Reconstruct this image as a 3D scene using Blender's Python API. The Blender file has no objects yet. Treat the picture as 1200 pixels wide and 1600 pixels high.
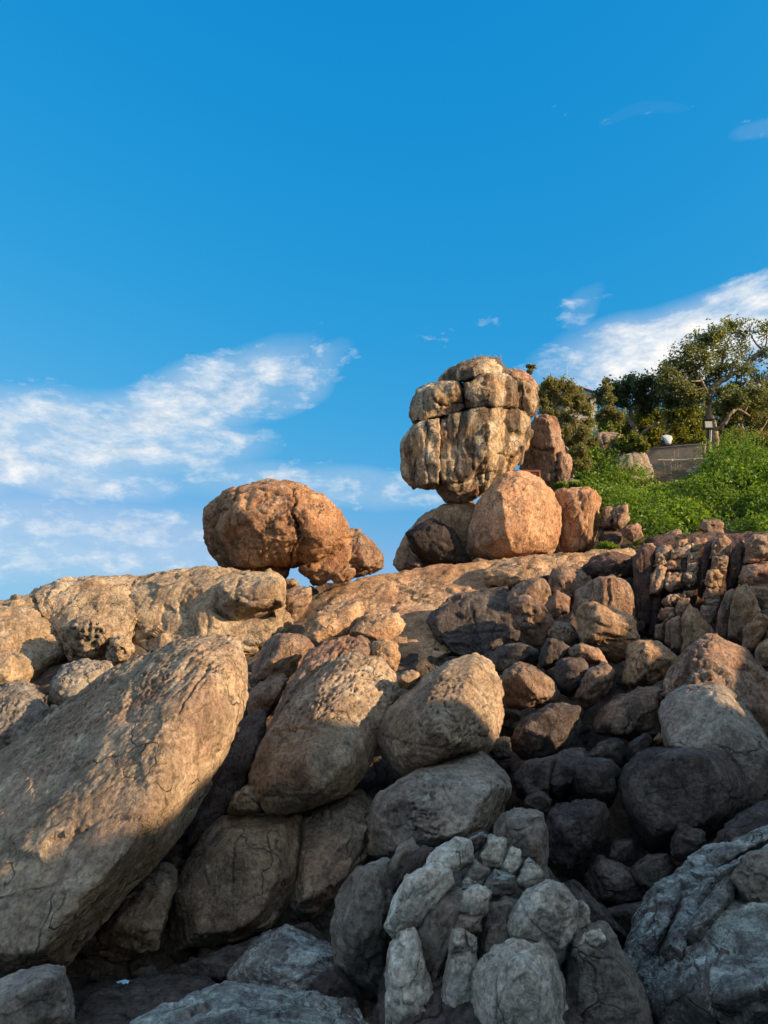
import bpy, bmesh, math, random
import numpy as np
from mathutils import Vector, Matrix

random.seed(7)
SC = bpy.context.scene
COL = SC.collection

# ------------------------------------------------------------------ camera
F = 1208.0                      # focal length in photograph pixels (1200 x 1600)
PITCH = math.radians(12.0)
CAM = np.array([0.0, 0.0, 1.6])
cam_data = bpy.data.cameras.new('camera')
cam_data.sensor_fit = 'VERTICAL'
cam_data.sensor_height = 36.0
cam_data.lens = 36.0 * F / 1600.0
cam_data.clip_start = 0.05
cam_data.clip_end = 20000
cam = bpy.data.objects.new('camera', cam_data)
cam.location = CAM
cam.rotation_euler = (math.radians(90) + PITCH, 0, 0)
COL.objects.link(cam)
SC.camera = cam

# ------------------------------------------------------------------ sun and sky
SUN_AZ = math.radians(114.0)    # clockwise from the view direction: right of and behind the camera
SUN_EL = math.radians(18.0)
S = np.array([math.sin(SUN_AZ) * math.cos(SUN_EL), math.cos(SUN_AZ) * math.cos(SUN_EL), math.sin(SUN_EL)])
sun_data = bpy.data.lights.new('sun', 'SUN')
sun_data.energy = 5.0
sun_data.angle = math.radians(0.5)
sun_data.color = (1.0, 0.68, 0.40)
sun = bpy.data.objects.new('sun', sun_data)
sun.rotation_euler = Vector(S).to_track_quat('Z', 'Y').to_euler()
sun.location = Vector(S) * 60
COL.objects.link(sun)

SC.view_settings.view_transform = 'Standard'
SC.view_settings.look = 'None'
SC.view_settings.exposure = 0.85
SC.cycles.adaptive_threshold = 0.02
SC.cycles.max_bounces = 5
SC.cycles.diffuse_bounces = 3
SC.cycles.caustics_reflective = False
SC.cycles.caustics_refractive = False
SC.view_settings.gamma = 1.0
SC.view_settings.use_curve_mapping = False

FW = np.array([0, math.cos(PITCH), math.sin(PITCH)])
UP = np.array([0, -math.sin(PITCH), math.cos(PITCH)])
RT = np.array([1.0, 0, 0])


def P(px, py, d):
    """A point of the place: the photograph's pixel and its distance along the view axis."""
    px, py, d = np.asarray(px, float), np.asarray(py, float), np.asarray(d, float)
    a = (px - 600) / F * d
    b = (800 - py) / F * d
    return CAM + d[..., None] * FW + a[..., None] * RT + b[..., None] * UP


class NT:
    """Small helper to write node trees."""
    def __init__(self, tree):
        self.t = tree
        tree.nodes.clear()

    def n(self, kind, **kw):
        nd = self.t.nodes.new(kind)
        for k, v in kw.items():
            if k.startswith('i_'):
                nd.inputs[int(k[2:]) if k[2:].isdigit() else k[2:].replace('_', ' ')].default_value = v
            else:
                setattr(nd, k, v)
        return nd

    def l(self, a, b):
        self.t.links.new(a, b)

    def put(self, sock, v):
        if hasattr(v, 'links') or hasattr(v, 'is_output'):
            self.l(v, sock)
        else:
            sock.default_value = v

    def math(self, op, a, b=None, c=None, clamp=False):
        nd = self.n('ShaderNodeMath', operation=op, use_clamp=clamp)
        for i, v in enumerate((a, b, c)):
            if v is not None:
                self.put(nd.inputs[i], v)
        return nd.outputs[0]

    def mix(self, fac, a, b, mode='MIX'):
        nd = self.n('ShaderNodeMix', data_type='RGBA', blend_type=mode)
        self.put(nd.inputs[0], fac)
        self.put(nd.inputs[6], a)
        self.put(nd.inputs[7], b)
        return nd.outputs[2]

    def ramp(self, fac, stops, smooth=False):
        nd = self.n('ShaderNodeValToRGB')
        if smooth:
            nd.color_ramp.interpolation = 'EASE'
        el = nd.color_ramp.elements
        while len(el) < len(stops):
            el.new(0.5)
        for e, (p, c) in zip(el, stops):
            e.position = p
            e.color = (c, c, c, 1) if not hasattr(c, '__len__') else (*c[:3], 1)
        self.l(fac, nd.inputs[0])
        return nd.outputs[0]

    def noise(self, vec, scale, detail=6, rough=0.55, dist=0.0, lac=2.0):
        nd = self.n('ShaderNodeTexNoise')
        self.put(nd.inputs['Vector'], vec)
        nd.inputs['Scale'].default_value = scale
        nd.inputs['Detail'].default_value = detail
        nd.inputs['Roughness'].default_value = rough
        nd.inputs['Lacunarity'].default_value = lac
        nd.inputs['Distortion'].default_value = dist
        return nd.outputs[0]

    def mapping(self, vec, scale=(1, 1, 1), rot=(0, 0, 0), loc=(0, 0, 0)):
        nd = self.n('ShaderNodeMapping')
        nd.inputs['Scale'].default_value = scale
        nd.inputs['Rotation'].default_value = rot
        nd.inputs['Location'].default_value = loc
        self.l(vec, nd.inputs['Vector'])
        return nd.outputs[0]


def azel(px, py):
    d = FW + (px - 600) / F * RT + (800 - py) / F * UP
    d = d / np.linalg.norm(d)
    return math.atan2(d[0], d[1]), math.asin(d[2])


world = bpy.data.worlds.new('World')
SC.world = world
world.use_nodes = True
world.cycles.sampling_method = 'NONE'
w = NT(world.node_tree)
sky = w.n('ShaderNodeTexSky', sky_type='NISHITA', sun_disc=False)
sky.sun_elevation = SUN_EL
sky.sun_rotation = SUN_AZ
sky.altitude = 0
sky.air_density = 1.0
sky.dust_density = 1.6
sky.ozone_density = 3.0
sp = w.n('ShaderNodeSeparateColor')
w.l(sky.outputs[0], sp.inputs[0])
cb = w.n('ShaderNodeCombineColor')
for ch, (g_, k_) in enumerate(((2.7, 0.42), (0.52, 2.74), (0.24, 5.7))):
    w.l(w.math('MULTIPLY', w.math('POWER', w.math('MAXIMUM', sp.outputs[ch], 0.0), g_), k_), cb.inputs[ch])
rl_ = cb.inputs[0].links[0]
red = rl_.from_socket
w.t.links.remove(rl_)
w.l(w.math('MINIMUM', red, w.math('MULTIPLY', cb.inputs[1].links[0].from_socket, 0.5)), cb.inputs[0])
skycol = cb.outputs[0]
# clouds: a thin high layer seen in perspective, gathered in banks of the sky's own directions
tc = w.n('ShaderNodeTexCoord').outputs['Generated']
sep = w.n('ShaderNodeSeparateXYZ')
w.l(tc, sep.inputs[0])
az = w.math('ARCTAN2', sep.outputs[0], sep.outputs[1])
el = w.math('ARCSINE', sep.outputs[2])
comb = w.n('ShaderNodeCombineXYZ')
w.l(az, comb.inputs[0])
w.l(el, comb.inputs[1])
ae = comb.outputs[0]
wn = w.n('ShaderNodeTexNoise')
wn.inputs['Scale'].default_value = 5.0
wn.inputs['Detail'].default_value = 2.0
w.l(ae, wn.inputs['Vector'])
wsub = w.n('ShaderNodeVectorMath', operation='SUBTRACT')
wsub.inputs[1].default_value = (0.5, 0.5, 0.5)
w.l(wn.outputs['Color'], wsub.inputs[0])
wmul = w.n('ShaderNodeVectorMath', operation='MULTIPLY')
wmul.inputs[1].default_value = (0.20, 0.06, 0.0)
w.l(wsub.outputs[0], wmul.inputs[0])
wadd = w.n('ShaderNodeVectorMath', operation='ADD')
w.l(ae, wadd.inputs[0])
w.l(wmul.outputs[0], wadd.inputs[1])
aew = wadd.outputs[0]


def bank(px, py, rx, ry, tilt, gain):
    """A soft elongated bank centred on the direction seen at px, py (radii in photograph pixels)."""
    a0, e0 = azel(px, py)
    m = w.mapping(aew, (1, 1, 1), (0, 0, 0), (-a0, -e0, 0))
    vr = w.n('ShaderNodeVectorRotate', rotation_type='Z_AXIS')
    vr.inputs['Angle'].default_value = -tilt
    w.l(m, vr.inputs['Vector'])
    sc_ = w.mapping(vr.outputs[0], (F / rx, F / ry, 0))
    ln = w.n('ShaderNodeVectorMath', operation='LENGTH')
    w.l(sc_, ln.inputs[0])
    r = w.math('SUBTRACT', 1.0, ln.outputs['Value'])
    r = w.math('SMOOTH_MIN', w.math('MAXIMUM', w.math('MULTIPLY', r, 1.5), 0.0), 1.0, 0.3)
    return w.math('MULTIPLY', r, gain)


banks = None
for args in [(90, 690, 470, 105, 0.06, .92), (310, 620, 280, 90, 0.42, .98), (450, 600, 190, 70, 0.45, 0.70), (60, 745, 340, 50, 0.0, 0.85), (1075, 535, 350, 100, 0.06, 1.12),
             (1150, 490, 220, 50, 0.05, 0.62), (930, 570, 220, 80, 0.2, 0.80), (930, 470, 110, 50, 0.9, 0.52), (690, 525, 190, 50, 0.25, 0.42),
             (1005, 178, 130, 26, -0.20, 0.44), (1165, 212, 130, 34, -0.12, 0.50), (905, 160, 90, 24, -0.1, 0.40),
             (1500, 560, 420, 150, 0.1, 1.0), (-350, 680, 420, 140, 0.0, 1.0), (520, 765, 560, 70, -0.03, 0.72), (150, 850, 560, 110, 0, 0.72)]:
    b = bank(*args)
    banks = b if banks is None else w.math('MAXIMUM', banks, b)
# broken cloud added over the unseen sky to whiten and lift the fill
side = w.ramp(w.math('DIVIDE', w.math('ABSOLUTE', az), math.pi), [(0.20, 0.0), (0.30, 1.0)])
over = w.ramp(w.math('DIVIDE', el, math.pi / 2), [(0.62, 0.0), (0.75, 1.0)])
far = w.math('MULTIPLY', w.ramp(w.noise(tc, 2.2, 2, 0.5), [(0.37, 0.0), (0.60, 1.2)]), w.math('MAXIMUM', side, over))
banks = w.math('MAXIMUM', banks, far)
ael = w.mapping(aew, (1.0, 2.3, 1), (0, 0, -0.25))
n1 = w.noise(ael, 13.0, 7, 0.62)
n2 = w.noise(w.mapping(ae, (1.0, 2.0, 1), (0, 0, -0.45), (3, 1, 0)), 22.0, 6, 0.68)
nn = w.math('ADD', w.math('MULTIPLY', n1, 0.70), w.math('MULTIPLY', n2, 0.30))
dens = w.math('ADD', w.math('MULTIPLY', w.math('SUBTRACT', nn, 0.5), 3.0), w.math('SUBTRACT', w.math('MULTIPLY', banks, 1.35), 0.70))
dens = w.ramp(dens, [(0.0, 0.0), (1.0, 0.93)])
soft = w.math('MULTIPLY', w.math('MAXIMUM', w.math('SUBTRACT', w.math('MINIMUM', banks, 1.1), 0.42), 0.0), 0.60)
dens = w.math('MAXIMUM', dens, soft)
lum = w.ramp(n2, [(0.3, (7.6, 7.9, 8.3)), (0.65, (11.4, 10.9, 10.3))])
# cloud colour raised towards the sun, added to brighten and warm the fill light
dots = w.n('ShaderNodeVectorMath', operation='DOT_PRODUCT')
w.l(tc, dots.inputs[0])
dots.inputs[1].default_value = tuple(S)
fill_glow = w.math('POWER', w.math('MAXIMUM', w.math('ADD', w.math('MULTIPLY', dots.outputs['Value'], 0.5), 0.5), 0.0), 3.0)
cloudcol = w.mix(fill_glow, lum, (19.0, 16.8, 13.8, 1))
final = w.mix(dens, skycol, cloudcol)
bg = w.n('ShaderNodeBackground')
bg.inputs['Strength'].default_value = 0.054
w.l(final, bg.inputs['Color'])
wo = w.n('ShaderNodeOutputWorld')
w.l(bg.outputs[0], wo.inputs['Surface'])

# ------------------------------------------------------------------ noise in numpy
RNG = np.random.default_rng(11)
PERM = RNG.permutation(256).astype(np.int64)
PERM = np.concatenate([PERM, PERM, PERM])
GRAD = RNG.normal(size=(256, 3))
GRAD /= np.linalg.norm(GRAD, axis=1)[:, None]
JIT = RNG.random((256, 3))
VAL = RNG.random(256)


def _hash(i, j, k):
    return PERM[PERM[PERM[i & 255] + (j & 255)] + (k & 255)]


def gnoise(p):
    i = np.floor(p).astype(np.int64)
    f = p - i
    u = f * f * f * (f * (f * 6 - 15) + 10)
    out = np.zeros(len(p))
    for dx in (0, 1):
        wx = u[:, 0] if dx else 1 - u[:, 0]
        for dy in (0, 1):
            wy = u[:, 1] if dy else 1 - u[:, 1]
            for dz in (0, 1):
                wz = u[:, 2] if dz else 1 - u[:, 2]
                g = GRAD[_hash(i[:, 0] + dx, i[:, 1] + dy, i[:, 2] + dz)]
                out += wx * wy * wz * ((f[:, 0] - dx) * g[:, 0] + (f[:, 1] - dy) * g[:, 1] + (f[:, 2] - dz) * g[:, 2])
    return out * 1.6


def fbm(p, octv=4, rough=0.5, ridged=False):
    o = np.zeros(len(p))
    a, t = 1.0, 0.0
    q = p.copy()
    for _ in range(octv):
        n = gnoise(q)
        o += a * ((1 - 2 * np.abs(n)) if ridged else n)
        t += a
        a *= rough
        q = q * 2.03 + 17.3
    return o / t


def worley(p):
    i = np.floor(p - 0.5).astype(np.int64)
    f1 = np.full(len(p), 9.0)
    f2 = np.full(len(p), 9.0)
    idc = np.zeros(len(p), np.int64)
    off = np.zeros((len(p), 3))
    for dx in (0, 1):
        for dy in (0, 1):
            for dz in (0, 1):
                c = i + (dx, dy, dz)
                h = _hash(c[:, 0], c[:, 1], c[:, 2])
                v = p - (c + 0.18 + 0.64 * JIT[h])
                dd = np.sqrt((v * v).sum(1))
                near = dd < f1
                f2 = np.where(near, f1, np.minimum(f2, dd))
                f1 = np.where(near, dd, f1)
                idc = np.where(near, h, idc)
                off = np.where(near[:, None], v, off)
    return f1, f2, idc, off


def sstep(a, b, x):
    t = np.clip((x - a) / (b - a), 0, 1)
    return t * t * (3 - 2 * t)


# ------------------------------------------------------------------ objects
def link(name, me, parent=None, loc=(0, 0, 0)):
    o = bpy.data.objects.new(name, me)
    o.location = loc
    COL.objects.link(o)
    if parent is not None:
        o.parent = parent
        o.location = Vector(loc) - parent.location
    return o


def empty(name, loc):
    o = bpy.data.objects.new(name, None)
    o.empty_display_size = 0.2
    o.location = loc
    COL.objects.link(o)
    return o


def tag(o, label=None, cat=None, group=None, kind=None):
    if label:
        o['label'] = label
    if cat:
        o['category'] = cat
    if group:
        o['group'] = group
    if kind:
        o['kind'] = kind
    return o


def mesh_np(name, v, f, mat, smooth=True):
    """v (N,3), f (M,3 or 4) -> mesh."""
    me = bpy.data.meshes.new(name)
    f = np.asarray(f, np.int32)
    k = f.shape[1]
    me.vertices.add(len(v))
    me.vertices.foreach_set('co', np.asarray(v, np.float32).ravel())
    me.loops.add(f.size)
    me.loops.foreach_set('vertex_index', f.ravel())
    me.polygons.add(len(f))
    me.polygons.foreach_set('loop_start', np.arange(0, f.size, k, dtype=np.int32))
    me.update(calc_edges=True)
    me.polygons.foreach_set('use_smooth', np.full(len(f), smooth))
    if mat is not None:
        me.materials.append(mat)
    return me


def vnormals(v, f):
    a, b, c = v[f[:, 0]], v[f[:, 1]], v[f[:, 2]]
    fn = np.cross(b - a, c - a)
    n = np.zeros_like(v)
    for k in range(3):
        for ax in range(3):
            n[:, ax] += np.bincount(f[:, k], weights=fn[:, ax], minlength=len(v))
    ln = np.linalg.norm(n, axis=1)
    return n / np.maximum(ln, 1e-12)[:, None]


_BALL = {}


def ball(n):
    """unit sphere as six n x n grids with shared edges: vertices and quads"""
    if n not in _BALL:
        t = np.tan(np.linspace(-1, 1, n + 1) * math.pi / 4)
        a, b_ = np.meshgrid(t, t)
        one = np.ones_like(a)
        V_, Q_ = [], []
        k = 0
        idx = np.arange((n + 1) ** 2).reshape(n + 1, n + 1)
        q0 = np.stack([idx[:-1, :-1], idx[:-1, 1:], idx[1:, 1:], idx[1:, :-1]], -1).reshape(-1, 4)
        for f in ((one, a, b_), (-one, b_, a), (b_, one, a), (a, -one, b_), (a, b_, one), (b_, a, -one)):
            V_.append(np.stack([x.ravel() for x in f], 1))
            Q_.append(q0 + k)
            k += (n + 1) ** 2
        V_ = np.concatenate(V_)
        Q_ = np.concatenate(Q_)
        key = np.round(V_ * 1e5).astype(np.int64)
        _, first, inv = np.unique(key, axis=0, return_index=True, return_inverse=True)
        V_ = V_[first]
        Q_ = inv.ravel()[Q_]
        V_ /= np.linalg.norm(V_, axis=1)[:, None]
        _BALL[n] = (V_, Q_)
    return _BALL[n]


def hull_planes(pts):
    bm = bmesh.new()
    for p in pts:
        bm.verts.new(p)
    bmesh.ops.convex_hull(bm, input=bm.verts)
    bm.normal_update()
    N, D = [], []
    for q in bm.faces:
        if q.calc_area() < 1e-9:
            continue
        n = np.array(q.normal[:])
        d = float(n @ np.array(q.verts[0].co[:]))
        if d < 0:
            n, d = -n, -d
        N.append(n)
        D.append(max(d, 1e-3))
    bm.free()
    # merge planes that are nearly the same
    KN, KD = [], []
    for n, d in zip(N, D):
        for m, e in zip(KN, KD):
            if n @ m > 0.995 and abs(d - e) < 0.04 * d:
                break
        else:
            KN.append(n)
            KD.append(d)
    return np.array(KN), np.array(KD)


def seg_dist(q, poly):
    """distance of 2-D points q to an open polyline, and how far along it (0..1)"""
    best = np.full(len(q), 1e9)
    for a, b in zip(poly[:-1], poly[1:]):
        a, b = np.array(a, float), np.array(b, float)
        t = np.clip(((q - a) @ (b - a)) / max((b - a) @ (b - a), 1e-9), 0, 1)
        dd = np.linalg.norm(q - (a + t[:, None] * (b - a)), axis=1)
        best = np.minimum(best, dd)
    return best


def project(v):
    r = v - CAM
    d = r @ FW
    return np.stack([600 + F * (r @ RT) / d, 800 - F * (r @ UP) / d], 1), d


def pts(s):
    return [tuple(float(c) for c in t.split(',')) for t in s.split()]


ROCK_TRIS = [0]
SPACING = 2.1
SHARP = 5.0


def rock_mesh(name, outline, d, mat, T=None, B=None, front=None, slope=(0.0, 0.0), p=13, lod=None, res=1.0, big=1.0, chip=1.0, mid=1.0, fine=1.0,
              grain=None, pits=None, cracks=(), seed=0, blocky=False, cuts=8, grow=1.035, ringk=(0.86, 0.5), ringh=(0.55, 0.97)):
    """A closed boulder whose outline from the camera is the given polygon: its own distance d, its own thickness, facets, cracks and pits.
    slope: metres farther per 100 px to the right / upward. front: points (px, py, metres towards the camera) that set the near faces."""
    o = np.array(pts(outline) if isinstance(outline, str) else outline, float)
    rr = np.random.default_rng(seed + 1000)
    x, y = o[:, 0], o[:, 1]
    area = 0.5 * abs(np.dot(x, np.roll(y, 1)) - np.dot(y, np.roll(x, 1)))
    c = o.mean(0)
    m = d / F
    rad = math.sqrt(area / math.pi) * m
    T = 0.85 * rad if T is None else T
    B = 0.9 * T if B is None else B

    def dep(q):
        return d + slope[0] * (q[:, 0] - c[0]) / 100 + slope[1] * (c[1] - q[:, 1]) / 100
    og = c + (o - c) * grow
    P3 = [P(og[:, 0], og[:, 1], dep(og))]
    if front is None and blocky:      # a broad flat face almost to the outline, thin joints to the neighbours
        q = c + (o - c) * rr.uniform(.86, .95, (len(o), 1))
        P3.append(P(q[:, 0], q[:, 1], dep(q) - T * rr.uniform(.60, .92, len(q))))
        q = c[None] + rr.uniform(-.2, .2, (2, 2)) * np.ptp(o, axis=0)
        P3.append(P(q[:, 0], q[:, 1], dep(q) - T * 1.02))
    elif front is None:
        nf = 5 + int(rr.integers(0, 3))
        th = rr.uniform(0, 6.28) + np.arange(nf) * 6.283 / nf + rr.uniform(-.35, .35, nf)
        for t_ in th:          # a few corners spread over the near side: broad faces between them
            dv = np.array([math.cos(t_), math.sin(t_)])
            rel = o - c
            k = np.argmax(rel @ dv / np.linalg.norm(rel, axis=1))
            q = c + (o[k] - c)[None] * rr.uniform(.60, .86)
            P3.append(P(q[:, 0], q[:, 1], dep(q) - T * rr.uniform(.72, 1.0)))
        q = c[None] + rr.uniform(-.12, .12, (1, 2)) * np.ptp(o, axis=0)
        P3.append(P(q[:, 0], q[:, 1], dep(q) - T))
    else:
        fr = np.array(front, float)
        P3.append(P(fr[:, 0], fr[:, 1], dep(fr[:, :2]) - fr[:, 2]))
    for k, h in ((0.8, 0.6), (0.45, 1.0)):
        q = c + (o - c) * k
        P3.append(P(q[:, 0], q[:, 1], dep(q) + B * h * rr.uniform(0.85, 1.1, len(q))))
    P3 = np.concatenate(P3)
    cen = P3.mean(0)
    L = P3 - cen
    KN, KD = hull_planes(L)
    tc0 = (CAM - cen) / np.linalg.norm(CAM - cen)
    for _ in range(cuts):      # broken corners: flat faces sheared off at random, mostly on the near side
        cn = rr.normal(size=3)
        cn /= np.linalg.norm(cn)
        cn = cn + tc0 * 0.55
        cn /= np.linalg.norm(cn)
        KN = np.vstack([KN, cn])
        KD = np.append(KD, (L @ cn).max() * rr.uniform(.80, .93))
    cov = np.cov(L.T)
    ev, ew = np.linalg.eigh(cov)
    A = ew @ np.diag(np.sqrt(np.maximum(ev, 1e-6))) @ ew.T
    A /= np.linalg.norm(A)
    vis = np.clip(o, (-40, 0), (1240, 1640))
    va_ = 0.5 * abs(np.dot(vis[:, 0], np.roll(vis[:, 1], 1)) - np.dot(vis[:, 1], np.roll(vis[:, 0], 1)))
    nb = int(np.clip(math.sqrt(3.0 * max(va_, 300) / (SPACING * SPACING) / 6) * res, 12, 150)) // 3 * 3
    U, Fc = ball(nb)
    ROCK_TRIS[0] += 2 * len(Fc)
    tocam = (CAM - cen) / np.linalg.norm(CAM - cen)
    u = U + 0.38 * (np.linalg.inv(A) @ tocam) / np.linalg.norm(np.linalg.inv(A) @ tocam)
    u = u @ A.T
    u /= np.linalg.norm(u, axis=1)[:, None]
    g = np.maximum(u @ KN.T, 0) / KD[None]
    gm = g.max(1)
    pw = p * SHARP
    sm = ((g / gm[:, None]) ** pw).sum(1) ** (1.0 / pw)
    R = np.mean(sm) / (gm * sm)
    v = cen + u * R[:, None]
    Tr = np.concatenate([Fc[:, [0, 1, 2]], Fc[:, [0, 2, 3]]])
    n = vnormals(v, Tr)
    if np.mean(np.einsum('ij,ij->i', n, u)) < 0:
        Fc = Fc[:, ::-1]
        n = -n
    sh = rr.uniform(-50, 50, 3)
    q = v + sh
    if grain is not None:      # direction along which the relief is drawn out
        gd = np.array(grain[:3], float)
        gd /= np.linalg.norm(gd)
        st = grain[3] if len(grain) > 3 else 0.18
        q = q - (q @ gd)[:, None] * gd * (1 - st)
    disp = big * 0.06 * rad * fbm(q / (0.85 * rad), 3, 0.45)
    if chip:
        warp = np.stack([gnoise(q / (0.3 * rad) + s) for s in (3.1, 7.7, 12.3)], 1) * 0.25
        for cs, am in ((0.62, 1.0), (0.27, 0.5)):
            f1, f2, idc, off = worley(q / (cs * rad) + warp)
            tilt = GRAD[(idc * 7 + 3) & 255]
            disp += chip * am * cs * rad * (0.07 * (VAL[idc] - 0.5) + 0.12 * np.einsum('ij,ij->i', tilt, off))
            edge = sstep(0.10, 0.0, f2 - f1) * sstep(0.0, 0.25, gnoise(q / (0.7 * rad) + 40))
            disp -= chip * am * 0.05 * cs * rad * edge
    disp -= mid * 0.022 * rad * fbm(q / (0.34 * rad), 4, 0.60, True)
    fp = 16 * m
    rgh = 0.45 + 0.9 * sstep(-0.25, 0.35, gnoise(v / (0.5 * rad) + 91))
    disp -= fine * 2.6 * m * rgh * fbm(q / fp, 3, 0.68, True)
    disp += fine * 0.8 * m * fbm(q / (2.2 * fp) + 5, 2, 0.6)
    disp -= np.mean(disp)
    if pits is not None:       # (cell size in px, share, direction the pitted skin faces or None)
        cs = pits[0] * m
        f1, f2, idc, off = worley((v + 0.25 * cs * np.stack([gnoise(v / cs + s) for s in (1, 5, 9)], 1)) / (cs * np.array([1.0, 1.0, 0.75])))
        mask = sstep(-0.05, 0.2, fbm(v / (0.45 * rad) + 31, 3) + pits[1])
        if len(pits) > 2 and pits[2] is not None:
            dv = np.array(pits[2], float)
            mask *= sstep(0.15, 0.55, n @ (dv / np.linalg.norm(dv)))
        if len(pits) > 3:      # the band of skin that is pitted
            mask *= sstep(pits[4], pits[4] * 0.55, seg_dist(project(v)[0], pts(pits[3])) + 18 * gnoise(v / (0.25 * rad)))
        rad_c = 0.22 + 0.30 * VAL[(idc * 13 + 5) & 255]
        disp -= mask * cs * 0.95 * sstep(rad_c, rad_c * 0.5, f1)
        disp -= mask * cs * 0.12 * sstep(0.2, -0.2, gnoise(v / (1.7 * cs)))
    if cracks:
        s2, dd = project(v)
        s2 = s2 + np.stack([gnoise(v / (18 * m) + 61), gnoise(v / (18 * m) + 77)], 1) * 4.0
        facing = n @ tocam
        for cr in cracks:      # (polyline, width px, depth px[, shoulder px])
            poly = pts(cr[0]) if isinstance(cr[0], str) else cr[0]
            ds = seg_dist(s2, poly)
            ok = facing > -0.15
            disp -= np.where(ok, cr[2] * m * sstep(cr[1] * 0.75, cr[1] * 0.1, ds), 0)
            if len(cr) > 3:
                disp -= np.where(ok, cr[2] * 0.45 * m * sstep(cr[3], 0, ds), 0)
    v = v + n * disp[:, None]
    me = mesh_np(name, v - cen, Fc, mat)
    return me, cen


def rock(name, label, outline, d, mat, cat='boulder', group=None, parent=None, **kw):
    me, cen = rock_mesh(name, outline, d, mat, seed=len(bpy.data.meshes) * 7 + kw.pop('seed', 0), **kw)
    o = link(name, me, parent, cen)
    if parent is None:
        tag(o, label, cat, group)
    elif label:
        o['label'] = label
    return o


# ------------------------------------------------------------------ materials
def principled(nt, col, rough=0.9, bump=None, spec=0.25):
    b = nt.n('ShaderNodeBsdfPrincipled')
    nt.put(b.inputs['Base Color'], col)
    nt.put(b.inputs['Roughness'], rough)
    b.inputs['Specular IOR Level'].default_value = spec
    if bump is not None:
        nt.l(bump, b.inputs['Normal'])
    out = nt.n('ShaderNodeOutputMaterial')
    nt.l(b.outputs[0], out.inputs['Surface'])
    return b


def new_mat(name):
    m = bpy.data.materials.new(name)
    m.use_nodes = True
    return m, NT(m.node_tree)


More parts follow.
